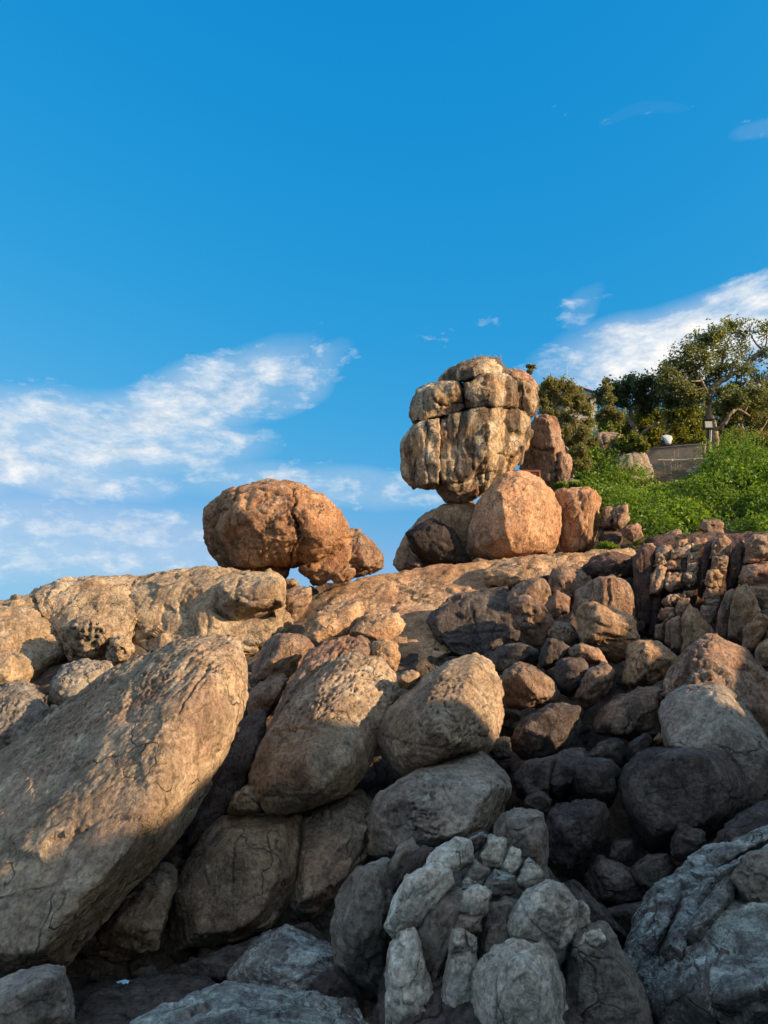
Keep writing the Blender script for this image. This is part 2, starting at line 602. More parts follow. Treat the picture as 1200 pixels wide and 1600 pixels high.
def rock_mat(name, a, b, lichen, stain=(0.035, 0.028, 0.024), lich=0.35, st=0.4, scale=1.0, streak=(2.2, 2.2, 0.35), rust=None, rustf=0.3, bump=1.0, rot=(0, 0, 0), gain=1.35, slo=0.53, toplich=False):
    m, nt = new_mat(name)
    pos = nt.n('ShaderNodeNewGeometry').outputs['Position']
    n1 = nt.noise(pos, 0.9 * scale, 6, 0.62, 0.3)
    col = nt.mix(nt.ramp(n1, [(0.36, 0.0), (0.64, 1.0)]), (*a, 1), (*b, 1))
    n2 = nt.noise(nt.mapping(pos, (1, 1, 1), (0, 0, 0), (9, 4, 2)), 2.6 * scale, 6, 0.72)
    lf = nt.math('MULTIPLY', nt.ramp(n2, [(0.40, 0.0), (0.58, 1.0)] if toplich else [(0.52, 0.0), (0.60, 1.0)]), lich)
    if toplich:                # lichen that grows on the upper faces only
        sn = nt.n('ShaderNodeSeparateXYZ')
        nt.l(nt.n('ShaderNodeNewGeometry').outputs['True Normal'], sn.inputs[0])
        lf = nt.math('MULTIPLY', lf, nt.ramp(sn.outputs[2], [(0.40, 0.0), (0.78, 1.0)]))
    col = nt.mix(lf, col, (*lichen, 1))
    if rust:
        n5 = nt.noise(nt.mapping(pos, (1, 1, 1), (0, 0, 0), (-3, 8, 5)), 1.4 * scale, 5, 0.65)
        col = nt.mix(nt.math('MULTIPLY', nt.ramp(n5, [(0.50, 0.0), (0.60, 1.0)]), rustf), col, (*rust, 1))
    n3 = nt.noise(nt.mapping(pos, streak, rot), 1.3 * scale, 6, 0.66)
    col = nt.mix(nt.math('MULTIPLY', nt.ramp(n3, [(slo, 0.0), (slo + 0.09, 1.0)]), st), col, (*stain, 1))
    n4 = nt.noise(pos, 22 * scale, 4, 0.7)
    col = nt.mix(1.0, col, nt.ramp(n4, [(0.28, 0.50), (0.5, 1.0), (0.75, 1.35)]), 'MULTIPLY')
    n6 = nt.noise(pos, 5.5 * scale, 5, 0.66)
    col = nt.mix(1.0, col, nt.ramp(n6, [(0.3, 0.62), (0.7, 1.30)]), 'MULTIPLY')
    col = nt.mix(1.0, col, (gain, gain, gain * 0.98, 1), 'MULTIPLY')
    wv = nt.n('ShaderNodeTexNoise')
    wv.inputs['Scale'].default_value = 1.6 * scale
    wv.inputs['Detail'].default_value = 3
    nt.l(pos, wv.inputs['Vector'])
    wa = nt.n('ShaderNodeVectorMath', operation='MULTIPLY_ADD')
    wa.inputs[1].default_value = (0.9 / scale,) * 3
    nt.l(wv.outputs['Color'], wa.inputs[0])
    nt.l(pos, wa.inputs[2])
    ve = nt.n('ShaderNodeTexVoronoi', feature='DISTANCE_TO_EDGE')
    ve.inputs['Scale'].default_value = 1.15 * scale
    nt.l(nt.mapping(wa.outputs[0], (1, 1, 0.7)), ve.inputs['Vector'])
    line = nt.ramp(ve.outputs['Distance'], [(0.0, 1.0), (0.015, 0.0)])
    line = nt.math('MULTIPLY', line, nt.ramp(n5 if rust else n1, [(0.44, 1.0), (0.54, 0.0)]))
    col = nt.mix(nt.math('MULTIPLY', line, 0.55), col, tuple(0.7 * x for x in stain) + (1,))
    h1 = nt.noise(pos, 7 * scale, 8, 0.74)
    h2 = nt.noise(nt.mapping(pos, streak, rot), 9 * scale, 4, 0.6)
    vor = nt.n('ShaderNodeTexVoronoi', feature='F1')
    vor.inputs['Scale'].default_value = 26 * scale
    nt.l(pos, vor.inputs['Vector'])
    pit = nt.ramp(vor.outputs['Distance'], [(0.05, 0.0), (0.28, 1.0)])
    pm = nt.ramp(nt.noise(pos, 3 * scale, 4, 0.6), [(0.48, 0.0), (0.62, 1.0)])
    h = nt.math('ADD', h1, nt.math('MULTIPLY', h2, 0.45))
    h = nt.math('ADD', h, nt.math('MULTIPLY', nt.math('MULTIPLY', pit, pm), 0.10))
    rough_area = nt.ramp(nt.noise(nt.mapping(pos, (1, 1, 1), (0, 0, 0), (5, 5, 5)), 1.1 * scale, 3, 0.6), [(0.36, 0.30), (0.62, 1.15)])
    h = nt.math('SUBTRACT', nt.math('MULTIPLY', h, rough_area), nt.math('MULTIPLY', line, 0.30))
    bp = nt.n('ShaderNodeBump')
    bp.inputs['Strength'].default_value = 1.0 * bump
    bp.inputs['Distance'].default_value = 0.11 / scale
    nt.l(h, bp.inputs['Height'])
    rg = nt.ramp(n1, [(0.3, 0.82), (0.7, 0.97)])
    principled(nt, col, rg, bp.outputs[0], 0.2)
    return m


M = {}
M['tan'] = rock_mat('tan_sandstone', (0.34, 0.26, 0.175), (0.48, 0.38, 0.26), (0.56, 0.48, 0.36), lich=0.45, st=0.30, rust=(0.30, 0.17, 0.10), rustf=0.30, gain=1.0)
M['slab'] = rock_mat('slab_rock', (0.27, 0.205, 0.145), (0.38, 0.29, 0.20), (0.47, 0.41, 0.31), lich=0.5, st=0.28, rust=(0.22, 0.13, 0.10), rustf=0.35, gain=1.15)
M['orange'] = rock_mat('orange_rock', (0.50, 0.285, 0.165), (0.62, 0.39, 0.24), (0.68, 0.50, 0.34), lich=0.5, st=0.35, rust=(0.40, 0.20, 0.11), rustf=0.4, streak=(2.0, 2.0, 0.5), gain=0.92)
M['ball'] = rock_mat('round_rock', (0.36, 0.20, 0.11), (0.48, 0.29, 0.17), (0.56, 0.42, 0.28), stain=(0.09, 0.05, 0.04), lich=0.4, st=0.55, rust=(0.30, 0.14, 0.085), rustf=0.5, streak=(1.6, 1.6, 0.8), gain=0.88)
M['head'] = rock_mat('head_rock', (0.40, 0.31, 0.21), (0.54, 0.42, 0.28), (0.58, 0.55, 0.47), stain=(0.055, 0.04, 0.038), lich=0.75, st=0.78, rust=(0.46, 0.26, 0.11), rustf=0.55, streak=(1.9, 1.9, 0.12), scale=0.9, slo=0.47, gain=0.98)
M['brown'] = rock_mat('brown_rock', (0.215, 0.15, 0.11), (0.31, 0.22, 0.16), (0.37, 0.30, 0.23), stain=(0.04, 0.03, 0.03), lich=0.4, st=0.55, rust=(0.26, 0.12, 0.075), rustf=0.45, gain=1.08)
M['column'] = rock_mat('column_rock', (0.25, 0.165, 0.12), (0.36, 0.26, 0.19), (0.42, 0.35, 0.27), stain=(0.05, 0.034, 0.035), lich=0.45, st=0.6, rust=(0.30, 0.14, 0.08), rustf=0.45, streak=(2.2, 2.2, 0.3), gain=1.12)
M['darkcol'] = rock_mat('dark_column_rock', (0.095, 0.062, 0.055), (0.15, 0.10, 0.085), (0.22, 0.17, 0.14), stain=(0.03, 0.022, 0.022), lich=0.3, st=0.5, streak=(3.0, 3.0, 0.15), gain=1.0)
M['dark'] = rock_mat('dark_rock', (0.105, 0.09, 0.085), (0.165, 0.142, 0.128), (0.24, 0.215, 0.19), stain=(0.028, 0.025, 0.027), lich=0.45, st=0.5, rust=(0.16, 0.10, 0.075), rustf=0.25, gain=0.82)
M['grey'] = rock_mat('grey_rock', (0.235, 0.205, 0.17), (0.34, 0.30, 0.25), (0.42, 0.39, 0.335), stain=(0.06, 0.05, 0.045), lich=0.5, st=0.45, rust=(0.26, 0.18, 0.125), rustf=0.3, gain=1.08)
M['pale'] = rock_mat('pale_rock', (0.46, 0.42, 0.35), (0.66, 0.61, 0.52), (0.55, 0.60, 0.53), stain=(0.10, 0.085, 0.08), lich=0.45, st=0.5, rust=(0.40, 0.27, 0.20), rustf=0.25, scale=1.5, gain=1.22)
M['teal'] = rock_mat('teal_lichen_rock', (0.125, 0.115, 0.11), (0.20, 0.185, 0.17), (0.44, 0.49, 0.445), stain=(0.04, 0.035, 0.036), lich=0.9, st=0.5, scale=1.4, gain=1.1, toplich=True)
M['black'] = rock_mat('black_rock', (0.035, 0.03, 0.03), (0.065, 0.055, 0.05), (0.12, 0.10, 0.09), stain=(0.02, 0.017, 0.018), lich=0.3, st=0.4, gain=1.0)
M['base'] = rock_mat('hill_rock', (0.12, 0.095, 0.08), (0.20, 0.155, 0.12), (0.26, 0.22, 0.175), stain=(0.03, 0.025, 0.025), lich=0.3, st=0.5, scale=0.8, gain=0.72)
M['ledge'] = rock_mat('ledge_rock', (0.40, 0.255, 0.15), (0.52, 0.355, 0.22), (0.55, 0.43, 0.30), lich=0.4, st=0.4, rust=(0.34, 0.17, 0.095), rustf=0.45, stain=(0.06, 0.045, 0.042), gain=0.95)
# ------------------------------------------------------------------ the ground: hill of rock, sea, an added unseen ridge that shades the shore
CTRL = np.array([(-700, 1750, 4.4), (-200, 1750, 4.4), (300, 1750, 4.6), (700, 1750, 4.7), (1100, 1750, 4.8), (1700, 1750, 4.8), (2100, 1750, 5), (0, 1560, 6.6), (110, 1530, 7.4), (300, 1500, 8.2),
                 (450, 1500, 7.6), (420, 1620, 5.7), (560, 1560, 6.6), (700, 1600, 5.9), (850, 1600, 5.9), (960, 1600, 6.0), (1000, 1480, 8.0), (1200, 1560, 6.8), (1500, 1560, 7),
                 (230, 1420, 8.4), (300, 1320, 9.6), (380, 1230, 10.8), (450, 1200, 11.2), (585, 1230, 10.9), (590, 1340, 9.4), (830, 1320, 9.4), (800, 1200, 10.6), (900, 1200, 10.9), (960, 1380, 8.9),
                 (1150, 1260, 10.6), (1050, 1340, 9.2), (1100, 1120, 12), (950, 1110, 12), (800, 1060, 12.6), (640, 1090, 12), (400, 1060, 12.9), (200, 1040, 13.8), (0, 1120, 12), (0, 1050, 14), (-500, 1200, 11),
                 (-600, 960, 16), (-200, 960, 16.5), (0, 965, 16.5), (200, 935, 17.3), (440, 920, 17.8), (600, 915, 18.6), (750, 905, 19), (880, 905, 18), (900, 960, 15), (1000, 880, 17.4), (1000, 960, 16.3), (1100, 900, 17), (1100, 980, 15.5), (1200, 880, 17.4),
                 (1700, 900, 17), (2100, 900, 17), (1700, 1200, 11), (1250, 1000, 14)], float)


def rbf_fit(c):
    d = np.linalg.norm(c[:, None, :2] - c[None, :, :2], axis=2)
    n = len(c)
    A = np.zeros((n + 3, n + 3))
    A[:n, :n] = d - 12 * np.eye(n) * -1
    A[:n, n:] = np.c_[np.ones(n), c[:, :2] / 1000]
    A[n:, :n] = A[:n, n:].T
    return np.linalg.solve(A, np.r_[c[:, 2], 0, 0, 0])


RB = rbf_fit(CTRL)


def hill_depth(px, py):
    q = np.stack([px, py], 1)
    d = np.linalg.norm(q[:, None] - CTRL[None, :, :2], axis=2)
    return d @ RB[:-3] + RB[-3] + (q / 1000) @ RB[-2:]


crest_x = [-900, 0, 60, 140, 450, 600, 740, 880, 1000, 1200, 2200]
crest_y = [985, 978, 955, 930, 918, 912, 900, 884, 872, 858, 850]
gx = np.linspace(-800, 2100, 360)
gt = np.linspace(0, 1, 150)
PX, TT = np.meshgrid(gx, gt)
PY = 1750 + (np.interp(PX, crest_x, crest_y) - 1750) * TT
DD = hill_depth(PX.ravel(), PY.ravel()).reshape(PX.shape)
V = P(PX, PY, DD)
last = V[-1]
rows = [V]
for k, (back, drop) in enumerate([(1, 0.05), (3, 0.2), (7, 0.9), (14, 3.0), (30, 8.0)]):
    r = last.copy()
    away = last[:, :2] / np.linalg.norm(last[:, :2], axis=1)[:, None]
    r[:, :2] += away * back
    r[:, 2] -= drop
    rows.append(r[None])
V = np.concatenate(rows)
nr, nc = V.shape[:2]
idx = np.arange(nr * nc).reshape(nr, nc)
Q = np.stack([idx[:-1, :-1], idx[:-1, 1:], idx[1:, 1:], idx[1:, :-1]], -1).reshape(-1, 4)
Vf = V.reshape(-1, 3)
tri = np.concatenate([Q[:, [0, 1, 2]], Q[:, [0, 2, 3]]])
nv = vnormals(Vf, tri)
f1, f2, idc, off = worley(Vf / 0.9)
dsp = 0.22 * fbm(Vf / 1.6, 4, 0.55) + 0.20 * (VAL[idc] - 0.5) - 0.12 * sstep(0.12, 0, f2 - f1) + 0.05 * fbm(Vf / 0.25, 3, 0.6, True)
Vf = Vf + nv * dsp[:, None]
tag(link('rock_hill', mesh_np('rock_hill', Vf, Q, M['base'])), kind='structure')

m, nt = new_mat('sea_water')
pos = nt.n('ShaderNodeNewGeometry').outputs['Position']
bp = nt.n('ShaderNodeBump')
bp.inputs['Strength'].default_value = 0.35
bp.inputs['Distance'].default_value = 0.3
nt.l(nt.noise(nt.mapping(pos, (1, 2.2, 1)), 0.6, 8, 0.6), bp.inputs['Height'])
principled(nt, (0.01, 0.05, 0.075, 1), 0.12, bp.outputs[0], 0.5)
sea_v = np.array([(-9000, -9000, -4.5), (9000, -9000, -4.5), (9000, 9000, -4.5), (-9000, 9000, -4.5)], float)
tag(link('sea', mesh_np('sea', sea_v, [[0, 1, 2, 3]], m, False)), kind='structure')

# unseen ridge added right of and behind the camera, crest shaped to cast shade
ua = np.array([math.sin(SUN_AZ), math.cos(SUN_AZ)])
va = np.array([-ua[1], ua[0]])
# the sunlit edge as the photograph shows it: pixel and distance of points where sun turns to shade
EDGE = [(225, 1310, 6.9), (430, 1130, 8.8), (530, 1110, 8.8), (610, 1070, 9.1), (720, 1170, 8.3), (770, 1150, 8.9), (925, 1125, 10.2), (1045, 1110, 9.6), (1120, 1150, 9.0), (960, 1050, 12.0), (860, 940, 13.3), (740, 960, 15.0), (1040, 1000, 13.6), (1120, 990, 13.4)]
UREF, URIDGE = -6.0, 15.0
ev_ = []
for e in EDGE:
    q_ = P(*e)
    ev_.append((q_[:2] @ va, q_[2] - math.tan(SUN_EL) * (q_[:2] @ ua - UREF)))
ev_.sort()
print('EDGE', [(round(a_, 1), round(b_, 2)) for a_, b_ in ev_])
SH_V = [-30.0] + [e[0] for e in ev_] + [22.0, 60.0]
SH_Z = [ev_[0][1]] + [float(np.mean([f[1] for f in ev_ if abs(f[0] - e[0]) < 0.35])) - 0.12 for e in ev_] + [1.5, 0.0]
gv = np.linspace(-30, 60, 460)
top = np.interp(gv, SH_V, SH_Z) + (URIDGE - UREF) * math.tan(SUN_EL)
top = top + 0.16 * fbm(np.stack([gv / 0.9, gv * 0, gv * 0], 1), 4, 0.6)
prof = [(-4.5, -4.0, 0), (-2.6, -0.45, 1), (-1.0, -0.12, 1), (0, 0, 1), (1.6, -0.3, 1), (6, -0.5, 1), (16, -8, 0)]
rows = []
for du, dz, follow in prof:
    uu = URIDGE + du
    z = top + dz if follow else np.full_like(top, -5.0 if du < 0 else -6)
    if follow and dz < -0.2:
        z = top * 1.0 + dz * 3
    rows.append(np.stack([ua[0] * uu + va[0] * gv, ua[1] * uu + va[1] * gv, z], 1))
Hv = np.concatenate(rows)
n_ = len(gv)
idx = np.arange(len(Hv)).reshape(len(prof), n_)
Q = np.stack([idx[:-1, :-1], idx[:-1, 1:], idx[1:, 1:], idx[1:, :-1]], -1).reshape(-1, 4)
tag(link('added_shade_ridge', mesh_np('added_shade_ridge', Hv, Q, M['base'])), kind='structure')

# broken chips and small stones lying in the gaps of the hill
rng = np.random.default_rng(77)
cv_, cf_ = ball(6)
Rv, Rf = [], []
sel = np.where((Vf[:, 1] > 4) & (Vf[:, 1] < 17) & (np.abs(Vf[:, 0] / np.maximum(Vf[:, 1], .1)) < .55))[0]
for k in rng.choice(sel, 900):
    r_ = rng.uniform(0.03, 0.13) * (0.5 + Vf[k, 1] / 14)
    sq = cv_ * r_ * rng.uniform(0.5, 1.25, 3)
    sq = sq * (1 + 0.5 * gnoise(cv_ * 1.3 + rng.uniform(-40, 40, 3)))[:, None]
    Rf.append(cf_ + len(Rv) * len(cv_))
    Rv.append(sq + Vf[k] + np.array([0, -r_ * .5, r_ * .4]) + rng.normal(size=3) * 0.08)
tag(link('rubble', mesh_np('rubble', np.concatenate(Rv), np.concatenate(Rf), M['base'])), 'broken chips and small stones lying in the gaps between boulders', 'rubble', kind='stuff')

# ------------------------------------------------------------------ the ridge on the skyline
b = rock
b('rock_mass', 'cream-brown rock mass at the low end of the ridge, cut by the picture edge', '-170,985 -60,952 0,945 31,933 57,938 78,968 96,994 106,1035 70,1085 0,1100 -160,1100', 14.4, M['tan'], 'rock',
  T=1.5, slope=(0.1, 1.0), front=[(-100, 985, .7), (20, 965, .75), (70, 1000, .5), (20, 1050, 1.0), (-100, 1060, 1.0), (85, 1045, .45)], cuts=2, mid=1.1, fine=1.4)
b('ledge_rock', 'flat-topped cracked rock on the skyline at the low end of the ridge', '28,945 60,919 100,907 150,902 205,905 225,950 205,1010 140,1030 80,1005 55,970', 15.5, M['tan'], 'rock', T=.9, slope=(0, 1.2), blocky=True, mid=1.0, fine=1.3,
  cracks=[('52,935 62,958 80,985 100,1010', 4, 10)])
b('ridge_rock', 'long cream ridge rock with a shaded hollow carrying the round balanced boulder', '118,930 170,905 222,907 269,892 351,886 413,891 440,905 450,942 456,975 420,1040 330,1060 200,1050 150,975', 16.0, M['tan'], 'rock',
  T=1.5, slope=(0, 0.9), cuts=0, p=22, big=.5, mid=.8, fine=1.3,
  front=[(150, 950, .5), (180, 935, .9), (230, 925, .9), (270, 915, .7), (330, 905, 1.1), (360, 915, 1.5), (430, 915, 1.5), (440, 950, 1.45), (330, 960, 1.45), (290, 985, 1.3), (225, 1000, .75), (200, 1030, .6), (300, 1050, 1.2), (420, 1000, 1.3), (250, 960, .75)],
  cracks=[('338,955 350,962 393,962 447,948', 6, 16, 16), ('341,911 338,955', 4, 6, 10), ('280,940 300,990 285,1020', 9, 6, 20), ('200,930 205,960 220,990', 5, 4, 14), ('240,905 262,900 300,897', 5, 6)])
b('overhang_rock', 'squared cream block jutting from the ridge below the round boulder', '341,913 357,901 400,897 438,902 447,925 445,944 420,950 393,959 360,960 339,953', 14.9, M['tan'], 'rock', T=0.75, B=0.8, p=16, fine=1.3, mid=1.3,
  front=[(350, 915, .5), (430, 912, .7), (438, 940, .7), (395, 950, .75), (350, 945, .4), (385, 915, .7), (368, 935, .75)], cracks=[('375,903 366,930 372,957', 2, 6), ('366,930 400,936 445,930', 2, 5)])
b('pitted_rock', 'knobbly honeycombed rock in front of the low ridge end', '93,983 119,965 150,960 165,966 176,984 172,1010 165,1032 120,1040 104,1030', 13.6, M['tan'], 'rock', T=0.6, mid=2.5, fine=1.8, pits=(11, 0.35, None))
b('knob_rock', 'small pitted knob beside the honeycombed rock', '165,1005 185,992 204,998 213,1012 200,1030 180,1040 166,1032', 13.2, M['tan'], 'rock', T=0.4, mid=2, fine=1.6, pits=(9, 0.3, None))
b('pitted_rock', 'pale pitted boulder tucked behind the upper end of the huge leaning slab', '74,1096 84,1060 98,1040 132,1030 178,1036 176,1062 140,1104 110,1132 92,1124', 10.9, M['grey'], T=0.75, slope=(0, .8), pits=(9, 0.25, (0, -.1, 1)), p=9)
b('pitted_rock', 'pale rounded boulder with a pitted crown at the photo edge above the slab', '-70,1100 0,1076 24,1065 54,1068 72,1096 78,1122 68,1154 24,1204 -20,1240 -80,1230', 10.0, M['grey'], T=0.9, slope=(0, .9), pits=(9, 0.3, (0, -.1, 1)), p=9)
b('small_rock', 'small smooth rock wedged between two pitted pale boulders', '70,1124 80,1099 100,1108 106,1124 96,1140 72,1158', 10.1, M['grey'], 'rock', T=0.3)

# the round boulder and what it stands on
bb = empty('balanced_boulder', P(430, 890, 18.0))
tag(bb, 'huge round orange-brown boulder, cracked down its middle, perched on the ridge', 'boulder')
b('boulder_body', None, '317,820 322,796 335,780 362,763 410,750 440,751 470,757 506,774 532,798 549,830 553,842 546,864 520,876 490,884 458,887 430,890 385,892 350,889 330,872 320,848', 18.0, M['ball'], parent=bb, T=1.5, B=1.6, p=12, big=.5, chip=.7, mid=1.3, fine=1.7, grow=1.015,
  cuts=3, front=[(345, 800, .8), (370, 785, 1.05), (420, 772, 1.1), (462, 772, 1.15), (365, 850, 1.25), (378, 815, 1.5), (425, 845, 1.55), (448, 860, 1.4), (345, 850, .9), (420, 880, 1.1), (375, 880, 1.0), (448, 815, 1.6), (475, 800, 1.6), (505, 800, 1.25), (525, 830, 1.1), (500, 850, 1.5), (470, 865, 1.1), (495, 872, 1.0), (535, 850, .8)],
  cracks=[('456,762 463,778 455,795 464,822 462,850 454,884', 3, 16), ('464,822 475,850 466,880', 12, 7), ('372,760 365,790 345,802 332,825 331,858 345,880', 2.5, 9), ('350,778 400,768 450,772 500,790', 3, 5), ('385,835 408,872 428,845', 3, 3), ('500,862 520,850 548,838', 3, 6), ('408,822 411,880', 3, 3)])
b('boulder_foot', None, '463,885 490,872 520,862 550,850 548,868 534,895 512,908 494,917 478,908', 17.6, M['ball'], parent=bb, T=.6, B=.7, p=16, mid=1.8, fine=1.8)
b('prop_stone', 'dark flat stone propping the round boulder over a gap of sky', '402,886 440,880 452,888 450,905 425,909 405,900', 17.8, M['brown'], 'stone', T=.4)
b('wedge_rock', 'dark brown pointed rock leaning behind the round boulder', '520,835 548,820 566,832 584,847 602,874 600,887 575,898 545,904 520,890', 18.9, M['brown'], 'rock', T=.8, p=18, fine=1.3)
b('chock_stone', 'small orange chock stone wedged under the round boulder', '516,905 524,893 538,884 556,888 558,894 546,909 525,912', 17.3, M['orange'], 'stone', T=.28, p=18)
b('ledge_block', 'small cream block in the gap below the round boulder', '439,907 460,904 468,912 462,921 444,922', 16.9, M['tan'], 'stone', T=.3)
b('gully_rock', 'brown layered rock filling the gully beside the ridge', '440,925 462,918 488,918 486,940 470,965 452,985 440,980 450,950', 16.3, M['brown'], 'rock', T=.55, mid=2, grain=(1, .3, -.5, .25), cracks=[('450,945 480,930', 3, 5), ('450,960 474,948', 3, 5)])

# ------------------------------------------------------------------ the smooth dome under the stacked rocks
b('dome_ledge', 'broad smooth orange ledge under the stacked rocks, catching low sun', '455,990 476,950 500,930 532,915 608,897 680,893 740,888 790,874 840,873 850,900 800,930 780,990 740,1015 690,1045 640,1055 600,1030 560,1000', 17.0, M['ledge'], 'ledge',
  T=2.0, B=2.5, slope=(0, 2.1), lod=8, p=14, big=.5, chip=.45, mid=.8, fine=1.0,
  cuts=0, front=[(500, 965, .5), (560, 935, .45), (640, 915, .5), (740, 903, .4), (800, 895, .4), (640, 960, 1.0), (690, 985, 1.3), (600, 1000, 1.1), (720, 1010, 1.3), (760, 940, .6), (660, 1035, 1.3), (770, 980, .9)],
  cracks=[('500,950 545,938 590,925 640,920', 5, 4, 14), ('640,985 680,955 700,940', 5, 4, 12), ('560,990 600,965 620,940', 6, 4, 14), ('600,905 640,915 700,905 760,900', 4, 3), ('680,1010 740,1015', 4, 8)])
b('ledge_lobe', 'sunlit sloping lobe at the near end of the orange ledge', '474,995 486,965 510,948 566,935 576,942 562,970 540,990 500,1002', 14.6, M['ledge'], 'ledge', T=.45, slope=(0, 2.0), fine=1.4, mid=1.5)
b('ledge_lobe', 'lumpy warm lobe below the orange ledge, second from the gully', '545,992 560,968 578,958 600,962 622,958 634,975 620,1000 590,1006', 14.2, M['ledge'], 'ledge', T=.45, slope=(0, 1.6), fine=1.5, mid=1.8)
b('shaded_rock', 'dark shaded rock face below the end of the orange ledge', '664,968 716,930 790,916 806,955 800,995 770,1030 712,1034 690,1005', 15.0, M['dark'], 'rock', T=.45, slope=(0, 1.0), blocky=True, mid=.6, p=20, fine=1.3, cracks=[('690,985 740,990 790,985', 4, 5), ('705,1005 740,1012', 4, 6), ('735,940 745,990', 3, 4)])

# ------------------------------------------------------------------ the stacked rocks (balancing head)
hd = empty('balanced_rock_stack', P(700, 787, 21.0))
tag(hd, 'tall cream and grey streaked rock stack shaped like a head, balanced on the skyline', 'rock stack')
hk = dict(parent=hd, cuts=2, p=26, fine=1.5, mid=1.0, big=.4, chip=.9, grain=(0, 0.1, 1, .5), grow=1.02)
b('main_block', None, '686,650 727,639 767,631 800,634 829,650 829,675 822,698 806,724 797,737 773,755 755,772 727,785 702,786 690,770 684,720', 21.0, M['head'], T=1.35, B=1.6,
  front=[(688, 655, 1.05), (727, 645, 1.15), (767, 637, 1.22), (800, 640, .7), (689, 750, 1.1), (735, 745, 1.2), (765, 735, 1.12), (800, 700, .55), (716, 774, .9), (762, 690, 1.3), (822, 662, .3), (815, 690, .3), (740, 770, .8)],
  cracks=[('722,645 714,690 712,735 720,770', 2.5, 6), ('764,640 757,700 760,752', 1.6, 3), ('790,655 786,690', 2.5, 5), ('775,708 800,714', 2, 6), ('705,756 740,750 770,738', 2.5, 5), ('742,690 738,740', 2, 3)], **hk)
b('face_block', None, '626,707 628,690 637,678 645,663 660,656 687,651 689,680 687,720 686,752 681,765 660,764 644,760 632,747 626,727', 20.75, M['head'], T=.95, B=1.2,
  front=[(630, 692, .5), (648, 667, .7), (686, 655, 1.0), (630, 744, .5), (685, 760, 1.0), (660, 762, .75), (670, 705, 1.05), (648, 705, .8)],
  cracks=[('667,660 663,700 668,757', 1.8, 5), ('645,665 650,700 647,740', 2, 4)], **{**hk, 'grain': (0.1, 0.1, 1, .3)})
b('inner_core', None, '668,640 700,600 760,590 815,600 825,640 805,710 760,755 700,760 675,720', 21.5, M['darkcol'], T=.9, B=.9, parent=hd)
b('neck_block', None, '676,757 700,752 745,752 765,748 757,772 728,785 700,789 690,779', 20.9, M['brown'], T=.8, B=1.0, parent=hd, p=16, mid=1.6, fine=1.6)
b('brow_block', None, '640,648 642,626 652,607 673,597 710,592 724,601 727,620 728,641 712,648 687,652 660,659 645,663', 20.8, M['head'], T=.95, B=1.2,
  front=[(643, 640, .55), (653, 611, .6), (712, 597, .95), (725, 637, 1.0), (690, 648, 1.0), (648, 658, .6), (695, 622, 1.05)], cracks=[('672,612 682,628 690,632 725,630', 2, 6), ('684,600 690,640', 2, 3)], **hk)
b('crown_block', None, '724,596 740,587 760,581 790,582 808,597 811,620 809,637 800,641 773,638 726,643 724,615', 20.9, M['head'], T=1.05, B=1.3,
  front=[(727, 600, 1.0), (760, 585, .98), (794, 587, .75), (728, 639, 1.08), (773, 635, 1.15), (806, 634, .6), (765, 610, 1.18)], cracks=[('733,625 750,632 765,615', 2, 4), ('790,590 795,630', 2, 5)], **hk)
b('cap_block', None, '682,597 693,580 717,567 737,562 757,557 777,559 790,574 797,584 760,585 727,595 703,598', 21.1, M['head'], T=.9, B=1.1, slope=(0, 1.2), **hk)
b('rear_block', None, '790,577 813,577 833,591 844,609 838,620 815,614 800,606', 21.6, M['column'], T=.55, B=.9, parent=hd, fine=1.5)
b('side_block', None, '804,600 815,594 834,604 842,628 834,650 827,657 812,652 802,637', 21.35, M['head'], T=.6, B=.8, blocky=True, cracks=[('815,605 818,645', 2, 6)], **hk)
b('standing_rock', 'tall brown standing rock behind the streaked stack, split by sun and shade', '808,775 815,725 819,705 827,680 835,653 853,647 870,651 877,667 879,695 880,730 878,775 845,790', 22.6, M['brown'], 'rock', T=.75, B=.8, p=24, fine=1.5,
  front=[(830, 720, .35), (840, 665, .4), (857, 655, .75), (862, 700, .85), (868, 740, .85), (873, 675, .45), (845, 745, .55)], cracks=[('820,698 845,702 870,706', 2.5, 5)])
b('leaning_flake', 'pointed pale flake leaning on the tall standing rock', '866,725 876,702 886,706 894,718 893,735 884,765 868,775', 22.1, M['column'], 'rock', T=.3, p=24, fine=1.4)
b('round_boulder', 'large orange boulder with a sunlit flaking face below the streaked stack', '728,862 731,838 743,803 747,783 767,757 793,738 820,736 843,746 863,766 874,793 878,827 871,853 858,868 830,872 790,872 767,872 742,878 731,872', 19.6, M['orange'],
  T=1.1, B=1.2, p=20, lod=8, big=.35, chip=.35, mid=.7, fine=1.3, grow=1.02,
  cuts=0, front=[(748, 850, .55), (765, 790, .6), (775, 762, .6), (785, 775, .95), (787, 800, 1.1), (792, 835, 1.2), (800, 866, 1.0), (810, 745, .35), (845, 765, .55), (862, 800, .5), (866, 840, .5), (850, 862, .6), (825, 790, 1.0), (828, 840, 1.05), (757, 868, .5)],
  cracks=[('790,790 815,765 830,748', 2, 2), ('866,775 874,810 874,850', 2, 4), ('760,775 800,760', 2, 2)])
b('tall_block', 'upright orange-brown block standing beside the large orange boulder', '866,768 887,762 933,761 941,773 935,803 926,853 919,868 890,872 868,870 876,820', 20.2, M['orange'], 'rock', T=.7, B=1.0, p=24, lod=7, fine=1.4, mid=.5, chip=.6, cuts=2, grain=(0.1, 0, 1, .45), grow=1.02,
  front=[(880, 785, .3), (890, 770, .45), (925, 770, .6), (922, 850, .65), (895, 862, .5), (880, 850, .3), (905, 810, .7)], cracks=[('885,790 890,830 884,860', 2, 4), ('905,775 915,820 905,860', 1.8, 3), ('928,770 922,810 915,860', 2.5, 3)])
